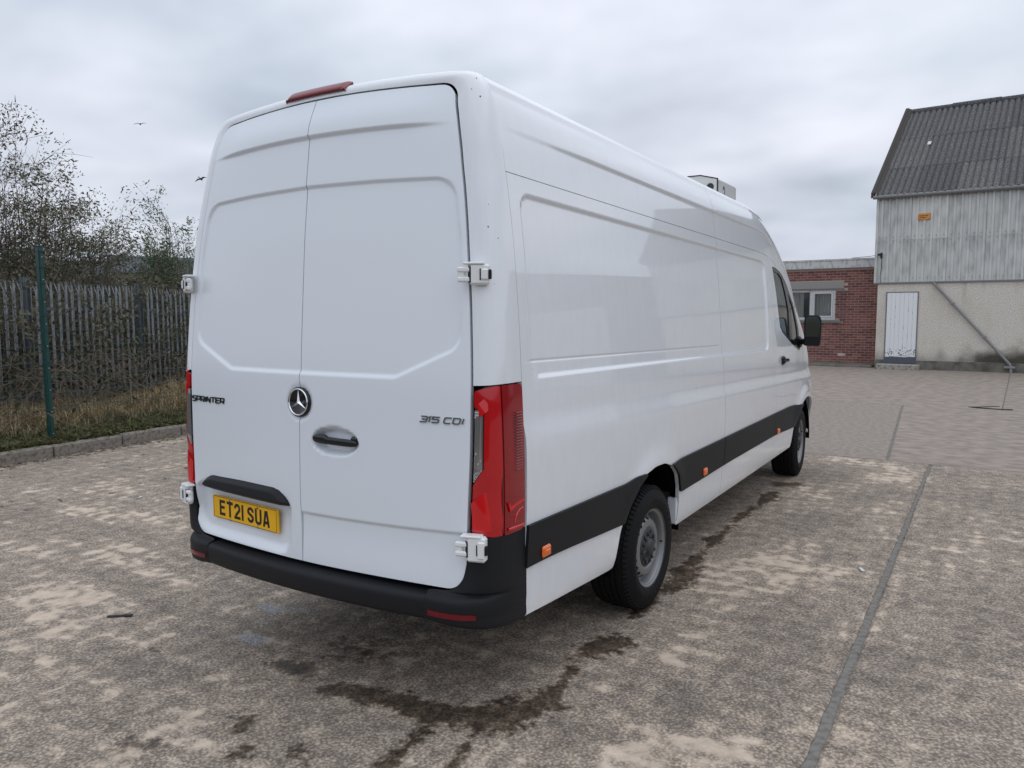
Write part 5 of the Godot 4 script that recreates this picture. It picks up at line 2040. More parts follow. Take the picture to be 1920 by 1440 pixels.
func main_building() -> void:
	var L := 9.2
	var D := 10.9
	var hall := building("industrial_hall", "two storey hall with pebbledash base, pale ribbed metal cladding and corrugated roof", "building")
	var b := Buf.new()
	b.bx(0.002, L - 0.002, 0.27, 2.60, -0.25, -0.012)
	b.bx(0.0, 0.25, 0.27, 2.60, -D, -0.252)
	b.bx(L - 0.25, L, 0.27, 2.60, -D, -0.252)
	b.bx(0.252, L - 0.252, 0.27, 2.60, -D, -D + 0.25)
	put("rendered_wall", b.mesh(), mats.pebbledash, hall)
	# its front face, with damp and algae that have crept up from the ground and run down from the flashing
	var fw := Buf.new()
	var nf := FastNoiseLite.new()
	nf.seed = 15
	nf.frequency = 0.9
	nf.fractal_octaves = 5
	var gx := 116
	var gy := 47
	for j in gy + 1:
		for i in gx + 1:
			var px := L * i / gx
			var py := lerpf(0.27, 2.60, float(j) / gy)
			fw.vert(Vector3(px, py, 0.0), Vector3(0, 0, 1))
			var nz := nf.get_noise_2d(px * 1.2, py * 1.2)
			var algae := ss(0.62, 0.05, Vector2(maxf(0.0, absf(px - 3.9) - 1.0) * 0.75, py - 0.27).length() + nz * 0.45)
			var foot := ss(0.42, 0.0, py - 0.27 + nf.get_noise_2d(px * 2.0, 9.0) * 0.35)
			var run := ss(0.15, 0.6, nf.get_noise_2d(px * 4.0, py * 0.25 + 40.0)) * ss(0.9, 2.6, py) * 0.22
			var g := 1.0 + 0.14 * nz - 0.42 * foot - run
			var c := Color(g, g * 0.99, g * 0.97).lerp(Color(0.10, 0.10, 0.085), 0.92 * algae)
			fw.col.append(Color(clampf(c.r, 0.05, 1.0), clampf(c.g, 0.05, 1.0), clampf(c.b, 0.05, 1.0)))
	for j in gy:
		for i in gx:
			var k := j * (gx + 1) + i
			fw.ix.append_array([k, k + gx + 2, k + 1, k, k + gx + 1, k + gx + 2])
	put("rendered_face", fw.mesh(), mats.pebbledash, hall)
	b = Buf.new()
	b.bx(-0.012, L + 0.012, -0.1, 0.27, -0.26, 0.022, 0.008)
	b.bx(-0.012, 0.26, -0.1, 0.27, -D, -0.265)
	put("plinth", b.mesh(), mats.plinth, hall)
	# dark inner shell of the upper storey, with gables
	b = Buf.new()
	var ridge := 8.72
	var half := D * 0.5
	b.bx(-0.06, L + 0.06, 2.62, 5.18, -D + 0.06, -0.06)
	for x: float in [-0.06, L + 0.06]:
		b.tri(Vector3(x, 5.18, -0.06), Vector3(x, 5.18, -D + 0.06), Vector3(x, ridge - 0.12, -half), Vector3(L * 0.5, 5.5, -half))
	put("upper_wall", b.mesh(), mats.shed_grey, hall)
	# cladding: sheets in two tiers
	var w := 0.95
	var r2 := RandomNumberGenerator.new()
	r2.seed = 12
	for tier in 2:
		var y0: float = [2.60, 3.86][tier]
		var y1: float = [3.885, 5.20][tier]
		var n := int(ceil((L + 0.2) / w))
		for k in n:
			var x0 := -0.09 + k * w + (0.0 if tier == 0 else 0.0)
			b = Buf.new()
			rib_sheet(b, x0, minf(x0 + w, L + 0.1) - 0.004, y0, y1, -0.02 + tier * 0.009 + r2.randf() * 0.003, 0.19, 0.045)
			put("cladding_sheet", b.mesh(), mats.cladding if r2.randf() < 0.6 else mats.cladding_pale, hall)
	b = Buf.new()
	b.bx(-0.115, -0.045, 2.56, 5.20, -0.12, 0.032, 0.006)
	put("corner_trim", b.mesh(), mats.cladding, hall)
	b = Buf.new()
	b.bx(-0.12, L + 0.12, 2.565, 2.61, -0.04, 0.055, 0.006)
	put("drip_flashing", b.mesh(), mats.gutter_grey, hall)
	# fixings in rows
	b = Buf.new()
	for y: float in [2.72, 3.8, 3.95, 5.05]:
		for k in 48:
			b.bx(-0.015 + k * 0.19, 0.003 + k * 0.19, y, y + 0.018, 0.0, 0.016)
	stuff(put("fixings", b.mesh(), mats.gutter_grey, hall))
	# corrugated roof sheets, three courses up each slope
	var slope := Vector2(half + 0.12, ridge - 5.16)
	var slen := slope.length()
	var ang := atan2(slope.y, slope.x)
	var pitch := 0.177
	var sw := pitch * 6.0
	var courses := [[-0.06, 1.95], [1.83, 4.25], [4.13, slen - 0.02]]
	for side_ in 2:
		for c in 3:
			var n := int(ceil((L + 0.34) / sw))
			for k in n:
				b = Buf.new()
				var x0 := -0.16 + k * sw
				var x1 := minf(x0 + sw, L + 0.2)
				var u0: float = courses[c][0]
				var u1: float = courses[c][1]
				var lift := 0.014 * c + 0.003 * (k % 2) + r2.randf() * 0.006
				var seg := int(round((x1 - x0) / pitch)) * 8
				for j in seg:
					var xa := x0 + (x1 - x0) * j / seg
					var xb := x0 + (x1 - x0) * (j + 1) / seg
					var ca := fposmod((xa + 0.16) / pitch, 1.0)
					var cb := fposmod((xb + 0.16) / pitch - 1e-6, 1.0)
					var ha := 0.080 * pow(sin(PI * ca), 0.62) - 0.045
					var hb := 0.080 * pow(sin(PI * cb), 0.62) - 0.045
					var na := 0.080 * PI / pitch * 0.8 * cos(PI * ca)
					var nb := 0.080 * PI / pitch * 0.8 * cos(PI * cb)
					var P := func(x: float, u: float, h: float) -> Vector3:
						var zz := 0.10 - u * cos(ang) + (h + lift) * sin(ang) * 1.0
						var yy := 5.19 + u * sin(ang) + (h + lift) * cos(ang)
						if side_ == 1:
							zz = -D - zz
						return Vector3(x, yy, zz)
					var NN := func(s: float) -> Vector3:
						var v := Vector3(-s, cos(ang), sin(ang)).normalized()
						if side_ == 1:
							v.z = -v.z
						return v
					var i := b.v.size()
					b.vert(P.call(xa, u0, ha), NN.call(na))
					b.vert(P.call(xb, u0, hb), NN.call(nb))
					b.vert(P.call(xb, u1, hb), NN.call(nb))
					b.vert(P.call(xa, u1, ha), NN.call(na))
					if side_ == 0:
						b.ix.append_array([i, i + 2, i + 1, i, i + 3, i + 2])
					else:
						b.ix.append_array([i, i + 1, i + 2, i, i + 2, i + 3])
					# sheet thickness at the lower end
					var below := Vector3(0, -0.012, 0)
					b.quad(P.call(xa, u0, ha), P.call(xb, u0, hb), (P.call(xb, u0, hb) as Vector3) + below, (P.call(xa, u0, ha) as Vector3) + below, Vector3(xa, 5.0, -half))
				put("roof_sheet", b.mesh(), mats["roof_sheet_%d" % r2.randi_range(0, 2)], hall)
	# ridge capping in lengths, verge boards, eaves gutter
	var x := -0.2
	var kk := 0
	while x < L + 0.1:
		b = Buf.new()
		var t := Transform3D(Basis(Vector3.UP, PI / 2), Vector3(x, ridge + 0.03 + 0.02 * (kk % 2), -half))
		b.lathe(Transform3D(Basis(Vector3(0, 0, 1), -PI / 2), t.origin), [Vector2(0.13, 0.0), Vector2(0.13, 1.42)], 14, true)
		put("ridge_cap", b.mesh(), mats.roof_sheet_1, hall)
		x += 1.4
		kk += 1
	for xe: float in [-0.215, L + 0.215]:
		b = Buf.new()
		for s: float in [1.0, -1.0]:
			var a := Vector3(xe, 5.14, -half + s * (half + 0.14))
			var c := Vector3(xe, ridge + 0.06, -half)
			var up := Vector3(0, 0.16, 0)
			var th := Vector3(0.05, 0, 0)
			b.quad(a - th, c - th, c + up - th, a + up - th, Vector3(xe, 5, -half) + th * 4.0)
			b.quad(a + th, c + th, c + up + th, a + up + th, Vector3(xe, 5, -half) - th * 4.0)
			b.quad(a + up - th, c + up - th, c + up + th, a + up + th, Vector3(xe, 0, -half))
			b.quad(a - th, a + th, a + up + th, a + up - th, c)
			# flat edge piece over the last corrugation
			var e := Vector3(0.15 * signf(L * 0.5 - xe), 0, 0)
			b.quad(a + up, c + up, c + up + e + Vector3(0, -0.06, 0), a + up + e + Vector3(0, -0.06, 0), Vector3(xe, 0, -half))
		put("verge_capping", b.mesh(), mats.verge_board, hall)
	b = Buf.new()
	var pts := PackedVector3Array()
	for k in 12:
		pts.append(Vector3(-0.2 + (L + 0.4) * k / 11.0, 5.15 - 0.004 * k, 0.13))
	b.tube(pts, 0.055, 0.055, 10, true)
	put("eaves_gutter", b.mesh(), mats.gutter_grey, hall)
	b = Buf.new()
	b.box(Transform3D(Basis(Vector3.RIGHT, ang), Vector3(0.86, 7.15, -2.86)), Vector3(0.10, 0.012, 0.24))
	put("roof_patch", b.mesh(), mats.paper_white, hall)
	# the old plank door
	var door := Node3D.new()
	door.name = "plank_door"
	hall.add_child(door)
	b = Buf.new()
	b.bx(0.250, 0.275, 0.16, 2.32, 0.0, 0.03, 0.004)
	b.bx(1.105, 1.130, 0.16, 2.32, 0.0, 0.03, 0.004)
	b.bx(0.276, 1.104, 2.295, 2.32, 0.0, 0.028, 0.004)
	put("door_frame", b.mesh(), mats.door_frame_dark, door)
	for k in 7:
		b = Buf.new()
		var pw := 0.826 / 7.0
		b.bx(0.278 + k * pw + 0.0015, 0.278 + (k + 1) * pw - 0.0015, 0.36 + 0.006 * ((k * 3) % 4), 2.292, 0.004, 0.020 + 0.0015 * ((k * 5) % 3), 0.002)
		put("plank", b.mesh(), mats.old_white_door, door)
	b = Buf.new()
	for k in 90:
		var px := r2.randf_range(0.29, 1.09)
		var py := 0.385 + absf(r2.randfn(0.0, 0.11))
		if k > 60:
			py = r2.randf_range(0.4, 2.2)
			px = 0.278 + 0.826 / 7.0 * r2.randi_range(1, 6) + r2.randf_range(-0.004, 0.004)
		var hh := r2.randf_range(0.01, 0.06)
		b.bx(px, px + r2.randf_range(0.004, 0.022) * (0.35 if k > 60 else 1.0), py, py + hh, 0.02, 0.0245)
	stuff(put("peeled_paint", b.mesh(), mats.door_peel, door))
	b = Buf.new()
	b.bx(0.255, 1.125, 0.165, 0.355, 0.02, 0.034, 0.004)
	put("threshold", b.mesh(), mats.threshold_blue, door)
	# sign under the eaves
	var sign_ := building("small_sign", "small orange sign with two lines of dark print on the cladding", "sign")
	b = Buf.new()
	b.plate(Transform3D(Basis(), Vector3(1.18, 4.505, 0.02)), PackedVector2Array([Vector2(-0.165, -0.075), Vector2(0.02, -0.098), Vector2(0.165, -0.075), Vector2(0.165, 0.09), Vector2(-0.165, 0.085)]), 0.03, 0.003)
	put("sign_board", b.mesh(), mats.sign_orange, sign_)
	b = Buf.new()
	for row in 2:
		b = Buf.new()
		var sx := 1.055
		var end := 1.27 if row == 0 else 1.215
		while sx < end:
			var cw := r2.randf_range(0.010, 0.020)
			b.bx(sx, sx + cw, 4.528 - row * 0.055 - 0.013, 4.528 - row * 0.055 + r2.randf_range(0.004, 0.015), 0.050, 0.0515)
			sx += cw + 0.006
		put("sign_print", b.mesh(), mats.sign_ink, sign_)
	# slanting drain pipe on the wall
	var pipe := building("drain_pipe", "long grey pipe slanting down the pebbledash wall to a tee near the ground", "pipe")
	b = Buf.new()
	b.tube(PackedVector3Array([Vector3(1.50, 2.60, 0.05), Vector3(1.54, 2.52, 0.075), Vector3(1.60, 2.45, 0.08), Vector3(2.63, 1.25, 0.08), Vector3(3.42, 0.33, 0.08), Vector3(3.50, 0.24, 0.08), Vector3(3.53, 0.14, 0.085), Vector3(3.535, -0.02, 0.09)]), 0.037, 0.037, 10, true)
	put("pipe_run", b.mesh(), mats.pipe_grey, pipe)
	b = Buf.new()
	for e: Vector3 in [Vector3(2.02, 1.96, 0.08), Vector3(2.85, 0.995, 0.08)]:
		b = Buf.new()
		b.box(Transform3D(Basis(Vector3(0, 0, 1), -0.86), e), Vector3(0.09, 0.10, 0.10), 0.02)
		put("pipe_clip", b.mesh(), mats.pipe_grey, pipe)
	b = Buf.new()
	b.tube(PackedVector3Array([Vector3(3.36, 0.145, 0.085), Vector3(3.56, 0.15, 0.085), Vector3(3.62, 0.13, 0.085)]), 0.042, 0.042, 10, true)
	put("pipe_tee", b.mesh(), mats.gutter_grey, pipe)
	var st := building("door_step", "worn concrete step below the white plank door", "step")
	b = Buf.new()
	b.bx(0.09, 1.25, -0.06, 0.155, 0.03, 0.40, 0.025)
	put("step_block", b.mesh(), mats.step_concrete, st)


func brick_building() -> void:
	var bb := building("brick_building", "low red brick building with a pale concrete fascia and a white window", "building", 0.0, -0.8)
	var W := 8.5
	var b := Buf.new()
	# wall core with an opening for the window
	var wx0 := -3.62
	var wx1 := -1.39
	var wy0 := 1.47
	var wy1 := 2.44
	b.bx(-W, wx0, -0.1, 3.12, -0.26, 0.002)
	b.bx(wx1, 0.25, -0.1, 3.12, -0.26, 0.002)
	b.bx(wx0, wx1, -0.1, wy0, -0.26, 0.002)
	b.bx(wx0, wx1, wy1, 3.12, -0.26, 0.002)
	b.bx(-W, 0.25, -0.1, 3.12, -6.0, -5.8)
	b.bx(-W, -W + 0.2, -0.1, 3.12, -5.8, -0.26)
	put("wall", b.mesh(), mats.mortar, bb)
	# bricks in stretcher bond: 230 x 75 mm with 10 mm joints
	var r2 := RandomNumberGenerator.new()
	r2.seed = 77
	var boxes := []
	var rest := [Buf.new(), Buf.new(), Buf.new(), Buf.new()]
	for k in 4:
		var v := Buf.new()
		v.box(Transform3D(), Vector3(0.218, 0.070, 0.03), 0.003)
		boxes.append(v.mesh())
	var halfm := Buf.new()
	halfm.box(Transform3D(), Vector3(0.104, 0.070, 0.03), 0.003)
	var half_mesh := halfm.mesh()
	var count := 0
	var rows := int((3.12 - 0.06) / 0.081)
	for j in rows:
		var y := 0.10 + j * 0.081
		var off := 0.0 if j % 2 == 0 else 0.114
		for i in 37:
			var x1 := 0.0 - i * 0.228 - off
			var cx := x1 - 0.114
			var wide := 0.218
			if i == 0 and off > 0.0:
				pass
			if cx - 0.11 < -W:
				continue
			# clip round the window, lintel and sill
			if y > wy0 - 0.09 and y < wy1 + 0.29 and cx + 0.109 > wx0 - 0.26 and cx - 0.109 < -1.12 and (y > wy1 - 0.02 or (cx - 0.10 < wx1 and cx + 0.1 > wx0) or y < wy0):
				if y > wy1 - 0.02 or y < wy0 + 0.01:
					if cx - 0.109 < -1.15 and cx + 0.109 > wx0 - 0.2:
						continue
				elif cx - 0.109 < wx1 and cx + 0.109 > wx1:
					# a closer beside the frame
					var left := wx1 + 0.006
					wide = cx + 0.109 - left
					cx = left + wide * 0.5
					if wide < 0.04:
						continue
				elif cx - 0.109 < wx1 and cx + 0.109 > wx0:
					continue
			var tone := r2.randi_range(0, 3) if y > 0.28 else (1 if r2.randf() < 0.5 else 3)
			if tone == 3 and r2.randf() < 0.5:
				tone = 0
			var pos := Vector3(cx, y, -0.007 + r2.randf_range(-0.002, 0.002))
			if x1 > -2.62 and count < 300 and absf(wide - 0.218) < 0.001 and not (cx > -1.31 and cx < -1.09 and j == 3):
				var br := put("brick", boxes[tone], mats["brick_%d" % tone], bb)
				br.position = pos
				br.rotation.z = r2.randf_range(-0.008, 0.008)
				count += 1
			elif not (cx > -1.31 and cx < -1.09 and j == 3):
				(rest[tone] as Buf).box(Transform3D(Basis(), pos), Vector3(wide, 0.070, 0.03), 0.003)
		if off > 0.0:
			var hb := put("half_brick", half_mesh, mats["brick_%d" % (j % 3)], bb)
			hb.position = Vector3(-0.057, y, -0.007)
	for k in 4:
		stuff(put("brickwork", (rest[k] as Buf).mesh(), mats["brick_%d" % k], bb))
	b = Buf.new()
	b.bx(-1.31, -1.09, 0.31, 0.375, -0.02, 0.008, 0.004)
	put("air_brick", b.mesh(), mats.vent_brick, bb)
	b = Buf.new()
	b.bx(-W - 0.1, 0.22, 3.12, 3.40, -6.1, 0.12, 0.012)
	b.bx(-W - 0.12, 0.2, 3.36, 3.42, -6.0, 0.135, 0.008)
	put("fascia", b.mesh(), mats.fascia_concrete, bb)
	b = Buf.new()
	b.bx(wx0 - 0.22, -1.13, wy1 + 0.005, wy1 + 0.27, -0.03, 0.022, 0.005)
	put("lintel", b.mesh(), mats.lintel, bb)
	b = Buf.new()
	b.bx(wx0 - 0.12, -1.20, wy0 - 0.10, wy0 - 0.005, -0.1, 0.075, 0.012)
	put("window_sill", b.mesh(), mats.lintel, bb)
	# window: two lights in a white frame, curtains behind
	var win := Node3D.new()
	win.name = "window"
	bb.add_child(win)
	b = Buf.new()
	var z0 := -0.10
	var z1 := -0.035
	b.bx(wx0, wx0 + 0.07, wy0, wy1, z0, z1, 0.006)
	b.bx(wx1 - 0.07, wx1, wy0, wy1, z0, z1, 0.006)
	b.bx(wx0 + 0.071, wx1 - 0.071, wy0, wy0 + 0.07, z0, z1, 0.006)
	b.bx(wx0 + 0.071, wx1 - 0.071, wy1 - 0.07, wy1, z0, z1, 0.006)
	b.bx(-2.20, -2.10, wy0 + 0.071, wy1 - 0.071, z0, z1 - 0.002, 0.006)
	# the opening light carries a second frame
	b.bx(-2.099, -2.04, wy0 + 0.071, wy1 - 0.071, z0, z1 + 0.02, 0.006)
	b.bx(wx1 - 0.13, wx1 - 0.072, wy0 + 0.071, wy1 - 0.071, z0, z1 + 0.02, 0.006)
	b.bx(-2.039, wx1 - 0.131, wy0 + 0.071, wy0 + 0.125, z0, z1 + 0.02, 0.006)
	b.bx(-2.039, wx1 - 0.131, wy1 - 0.125, wy1 - 0.071, z0, z1 + 0.02, 0.006)
	put("window_frame", b.mesh(), mats.window_white, win)
	for e: Array in [[wx0 + 0.071, -2.201], [-2.038, wx1 - 0.132]]:
		b = Buf.new()
		b.quad(Vector3(e[0], wy0 + 0.08, -0.07), Vector3(e[1], wy0 + 0.08, -0.07), Vector3(e[1], wy1 - 0.08, -0.07), Vector3(e[0], wy1 - 0.08, -0.07))
		put("pane", b.mesh(), mats.window_glass, win)
	b = Buf.new()
	var n := 150
	for k in n:
		var xa := wx0 + (wx1 - wx0) * k / n
		var xb := wx0 + (wx1 - wx0) * (k + 1) / n
		if xa > -2.42 and xa < -2.25:
			continue
		var f := func(x: float) -> float: return -0.20 + 0.022 * sin(x * 62.0) + 0.012 * sin(x * 23.0)
		b.quad(Vector3(xa, wy0 - 0.1, f.call(xa)), Vector3(xb, wy0 - 0.1, f.call(xb)), Vector3(xb, wy1 + 0.1, f.call(xb)), Vector3(xa, wy1 + 0.1, f.call(xa)))
	put("curtain", b.mesh(), mats.curtain, win)
	b = Buf.new()
	b.bx(wx0 - 0.5, wx1 + 0.5, wy0 - 0.5, wy1 + 0.4, -1.6, -1.5)
	b.bx(wx0 - 0.5, wx1 + 0.5, wy1 + 0.3, wy1 + 0.4, -1.5, -0.27)
	put("room", b.mesh(), mats.room_dark, win)
	# wire guard in front of the window
	var cage := building("window_guard", "thin wire mesh guard standing off the white window of the brick building", "window guard", 0.0, -0.8)
	b = Buf.new()
	for x: float in [wx0 - 0.2, -2.16, -1.125]:
		b.bx(x - 0.007, x + 0.007, 1.42, 2.47, 0.115, 0.129)
	for y: float in [1.42, 2.47]:
		b.bx(wx0 - 0.2, -1.12, y - 0.007, y + 0.007, 0.113, 0.127)
	for x: float in [wx0 - 0.2, -1.125]:
		for y: float in [1.44, 2.45]:
			b.bx(x - 0.006, x + 0.006, y - 0.006, y + 0.006, -0.01, 0.12)
	put("guard_frame", b.mesh(), mats.galvanised_rail, cage)
	b = Buf.new()
	var x := wx0 - 0.17
	while x < -1.14:
		b.bx(x, x + 0.0028, 1.42, 2.47, 0.1195, 0.1225)
		x += 0.05
	var y2 := 1.46
	while y2 < 2.46:
		b.bx(wx0 - 0.2, -1.125, y2, y2 + 0.0028, 0.1228, 0.1256)
		y2 += 0.05
	stuff(put("guard_mesh", b.mesh(), mats.wire, cage))
	# gravelly apron at the foot of the wall
	b = Buf.new()
	b.box(Transform3D(Basis(Vector3.RIGHT, 0.05), Vector3(-4.3, 0.02, 0.35)), Vector3(8.4, 0.12, 0.8), 0.03)
	var ap := building("wall_apron", "dark damp concrete apron along the foot of the brick wall", "apron", 0.0, -0.8)
	put("apron_strip", b.mesh(), mats.plinth, ap)
	# overhead cable bracket where the two buildings meet
	var br2 := building("cable_bracket", "small black bracket with thin cables where the fascia meets the tall hall", "bracket", 0.0, 0.0)
	b = Buf.new()
	b.bx(-0.02, 0.10, 3.42, 3.48, 0.03, 0.09, 0.008)
	b.bx(0.05, 0.11, 3.33, 3.50, 0.05, 0.11, 0.01)
	put("bracket_arm", b.mesh(), mats.cable_black, br2)
	b = Buf.new()
	b.tube(PackedVector3Array([Vector3(0.0, 3.45, 0.06), Vector3(-0.3, 3.44, -0.4), Vector3(-0.9, 3.43, -0.7)]), 0.008, 0.008, 5)
	b.tube(PackedVector3Array([Vector3(0.08, 3.34, 0.09), Vector3(0.09, 3.1, 0.04), Vector3(0.06, 2.8, 0.04), Vector3(0.08, 2.6, 0.06)]), 0.008, 0.008, 5)
	put("cable", b.mesh(), mats.cable_black, br2)


func yard_shed() -> void:
	# the sheds on the far right of the yard; the van's flank mirrors them
	var o := thing("grey_shed", "long low grey shed along the far right side of the yard", "building", Vector3(8.95, 0, -23.0))
	var b := Buf.new()
	b.bx(0.0, 14.0, -0.1, 4.3, -5.0, 0.0)
	b.tri(Vector3(0, 4.3, 0.0), Vector3(14, 4.3, 0.0), Vector3(7, 5.6, 0.0), Vector3(7, 4.5, -2))
	put("wall", b.mesh(), mats.shed_grey, o)
	b = Buf.new()
	for s: float in [-1.0, 1.0]:
		b.quad(Vector3(7, 5.68, 0.2), Vector3(7 + s * 7.3, 4.3, 0.2), Vector3(7 + s * 7.3, 4.3, -5.2), Vector3(7, 5.68, -5.2), Vector3(7, 0, -2))
	put("roof", b.mesh(), mats.shed_roof, o)
	b = Buf.new()
	b.bx(2.0, 5.4, 0.0, 3.4, 0.0, 0.03)
	b.bx(8.6, 12.0, 0.0, 3.4, 0.0, 0.03)
	put("roller_door", b.mesh(), mats.cladding_pale, o)


# ---------------------------------------------------------------- left edge of the yard
func kerb_x(z: float) -> float:
	return -7.02 + (z + 1.82) * 0.077


func kerb_and_verge() -> void:
	var kerb := thing("kerb", "weathered concrete kerb edging the grass verge along the mesh fence", "kerb")
	var z := 2.2
	var k := 0
	while z > -13.5:
		var len_ := 0.93
		var b := Buf.new()
		var c := Vector3(kerb_x(z - len_ * 0.5) - 0.07, 0.045 + 0.004 * sin(k * 2.3), z - len_ * 0.5)
		b.box(Transform3D(Basis(Vector3.UP, 0.077 + 0.006 * sin(k * 1.7)), c), Vector3(0.14 + 0.006 * sin(k * 3.1), 0.20, len_ - 0.012), 0.018)
		put("kerb_stone", b.mesh(), mats.kerb, kerb)
		z -= len_
		k += 1
	# soil of the verge and the waste ground behind it, gently uneven
	var f := FastNoiseLite.new()
	f.seed = 31
	f.frequency = 0.5
	var us := spread(0.0, 1.0, 0.04)
	var vs := spread(-40.0, 6.0, 0.6)
	var map := func(u: float, zz: float) -> Vector3:
		var x := kerb_x(maxf(zz, -13.5)) - 0.13 - pow(u, 1.6) * 60.0
		return Vector3(x, 0.105 + 0.06 * f.get_noise_2d(x, zz) * ss(0.0, 0.08, u) - 0.25 * ss(0.06, 0.4, u), zz)
	structure(put("verge", panel(us, vs, map, null, 0.0, Vector3(-20, -50, -10)), mats.soil))


func fence_line(t: float) -> Vector3:
	# palisade: t metres along from its near end
	var a := Vector3(-9.1, 0, -0.9)
	var m := Vector3(-10.2, 0, -3.85)
	var c := Vector3(-12.0, 0, -8.2)
	var l1 := a.distance_to(m)
	if t < l1:
		return a.lerp(m, t / l1)
	return m + (c - m).normalized() * (t - l1)


func palisade_fence() -> void:
	var fence := thing("palisade_fence", "grey galvanised palisade fence with split pointed tops behind the dry grass", "fence")
	var proto := Buf.new()
	# W-section pale, 70 mm wide, splayed three-pointed head
	var sec := [Vector2(-0.035, 0.0), Vector2(-0.019, 0.012), Vector2(-0.007, 0.002), Vector2(0.007, 0.002), Vector2(0.019, 0.012), Vector2(0.035, 0.0)]
	var H := 2.16
	for k in sec.size() - 1:
		var p: Vector2 = sec[k]
		var q: Vector2 = sec[k + 1]
		proto.quad(Vector3(p.x, 0, p.y), Vector3(q.x, 0, q.y), Vector3(q.x, H, q.y), Vector3(p.x, H, p.y))
		proto.quad(Vector3(p.x, 0, p.y - 0.003), Vector3(p.x, H, p.y - 0.003), Vector3(q.x, H, q.y - 0.003), Vector3(q.x, 0, q.y - 0.003))
	for e: Array in [[-0.035, -0.012, -0.075, 0.02], [-0.012, 0.012, 0.0, -0.015], [0.012, 0.035, 0.075, 0.02]]:
		var tip := Vector3((e[0] + e[1]) * 0.5 + e[2] * 0.5, H + 0.17, 0.02 + e[3])
		var wide := Vector3((e[0] + e[1]) * 0.5 + e[2] * 0.28, H + 0.09, 0.012 + e[3] * 0.5)
		var hw := Vector3(0.013, 0, 0)
		var l := Vector3(e[0], H, 0.004)
		var r := Vector3(e[1], H, 0.004)
		proto.quad(l, r, wide + hw, wide - hw)
		proto.tri(wide - hw, wide + hw, tip)
		var back := Vector3(0, 0, -0.003)
		proto.quad(r + back, l + back, wide - hw + back, wide + hw + back)
		proto.tri(wide + hw + back, wide - hw + back, tip + back)
	var mesh := proto.mesh()
	var r2 := RandomNumberGenerator.new()
	r2.seed = 8
	var n := 82
	for k in n:
		var t := k * 0.155
		var p := fence_line(t)
		var d := (fence_line(t + 0.1) - p).normalized()
		var pale := put("pale", mesh, mats.galvanised, fence)
		# outward face of the pale looks at the yard
		pale.transform = Transform3D(Basis(d * -1.0, Vector3.UP, (d * -1.0).cross(Vector3.UP)).rotated(Vector3(0, 0, 1), r2.randf_range(-0.012, 0.012)), p + Vector3(0, -0.02 - 0.006 * t + r2.randf_range(-0.012, 0.012), 0))
	for h: float in [0.42, 1.86]:
		var pts := PackedVector3Array()
		for k in 27:
			pts.append(fence_line(k * 0.48) + Vector3(-0.035, h - 0.006 * k * 0.48, 0.0))
		var b := Buf.new()
		for k in pts.size() - 1:
			var mid := (pts[k] + pts[k + 1]) * 0.5
			var d := (pts[k + 1] - pts[k])
			var x := d.normalized()
			b.box(Transform3D(Basis(x, Vector3.UP, x.cross(Vector3.UP)), mid), Vector3(d.length() + 0.002, 0.05, 0.045))
		put("rail", b.mesh(), mats.galvanised_rail, fence)
	var t := 3.02
	for k in 5:
		var p := fence_line(t - 2.75 + k * 2.75)
		var b := Buf.new()
		b.bx(-0.05, 0.05, -0.1, 2.33, -0.006, 0.006)
		b.bx(-0.05, -0.044, -0.1, 2.33, -0.05, 0.05)
		b.bx(0.044, 0.05, -0.1, 2.33, -0.05, 0.05)
		var o := put("fence_post", b.mesh(), mats.galvanised_rail, fence)
		var d := (fence_line(t + k * 2.75 + 0.1) - fence_line(t + k * 2.75)).normalized()
		o.transform = Transform3D(Basis(d, Vector3.UP, d.cross(Vector3.UP)), p + Vector3(0.02, 0, 0))


func mesh_fence() -> void:
	var fence := thing("mesh_fence", "dark green welded mesh fence standing behind the kerb", "fence")
	var fx := func(z: float) -> float: return -7.548 + (z + 2.671) * 0.077
	for z: float in [3.33, 0.33, -2.671, -5.67, -8.67, -11.67]:
		var b := Buf.new()
		b.bx(-0.032, 0.032, -0.1, 2.50, -0.032, 0.032, 0.006)
		var p := put("fence_post", b.mesh(), mats.post_green, fence)
		p.position = Vector3(fx.call(z), 0.1, z)
		p.rotation.y = 0.077
		var lean := Basis(Vector3(0, 0, 1), 0.012)
		p.basis = lean * p.basis
		b = Buf.new()
		b.bx(0.034, 0.044, 0.0, 2.46, -0.022, 0.022, 0.002)
		put("clamp_bar", b.mesh(), mats.post_green, p)
		b = Buf.new()
		for k in 9:
			b.bx(0.044, 0.052, 0.12 + k * 0.28, 0.134 + k * 0.28, -0.007, 0.007, 0.002)
		put("bolts", b.mesh(), mats.bolt_steel, p)
		b = Buf.new()
		b.bx(-0.034, 0.034, 2.50, 2.512, -0.034, 0.034, 0.004)
		put("post_cap", b.mesh(), mats.post_green, p)
	var b := Buf.new()
	var z := 3.3
	while z > -11.6:
		var x: float = fx.call(z) + 0.03
		b.tube(PackedVector3Array([Vector3(x, 0.12, z), Vector3(x - 0.02, 2.55, z)]), 0.0024, 0.0024, 4)
		z -= 0.05
	stuff(put("upright_wires", b.mesh(), mats.wire_green, fence))
	b = Buf.new()
	for k in 13:
		var y := 0.14 + k * 0.2
		for s: float in [-0.006, 0.006]:
			b.tube(PackedVector3Array([Vector3(fx.call(3.3) + 0.03 + s, y, 3.3), Vector3(fx.call(-11.6) + 0.03 + s, y, -11.6)]), 0.003, 0.003, 4)
	stuff(put("cross_wires", b.mesh(), mats.wire_green, fence))


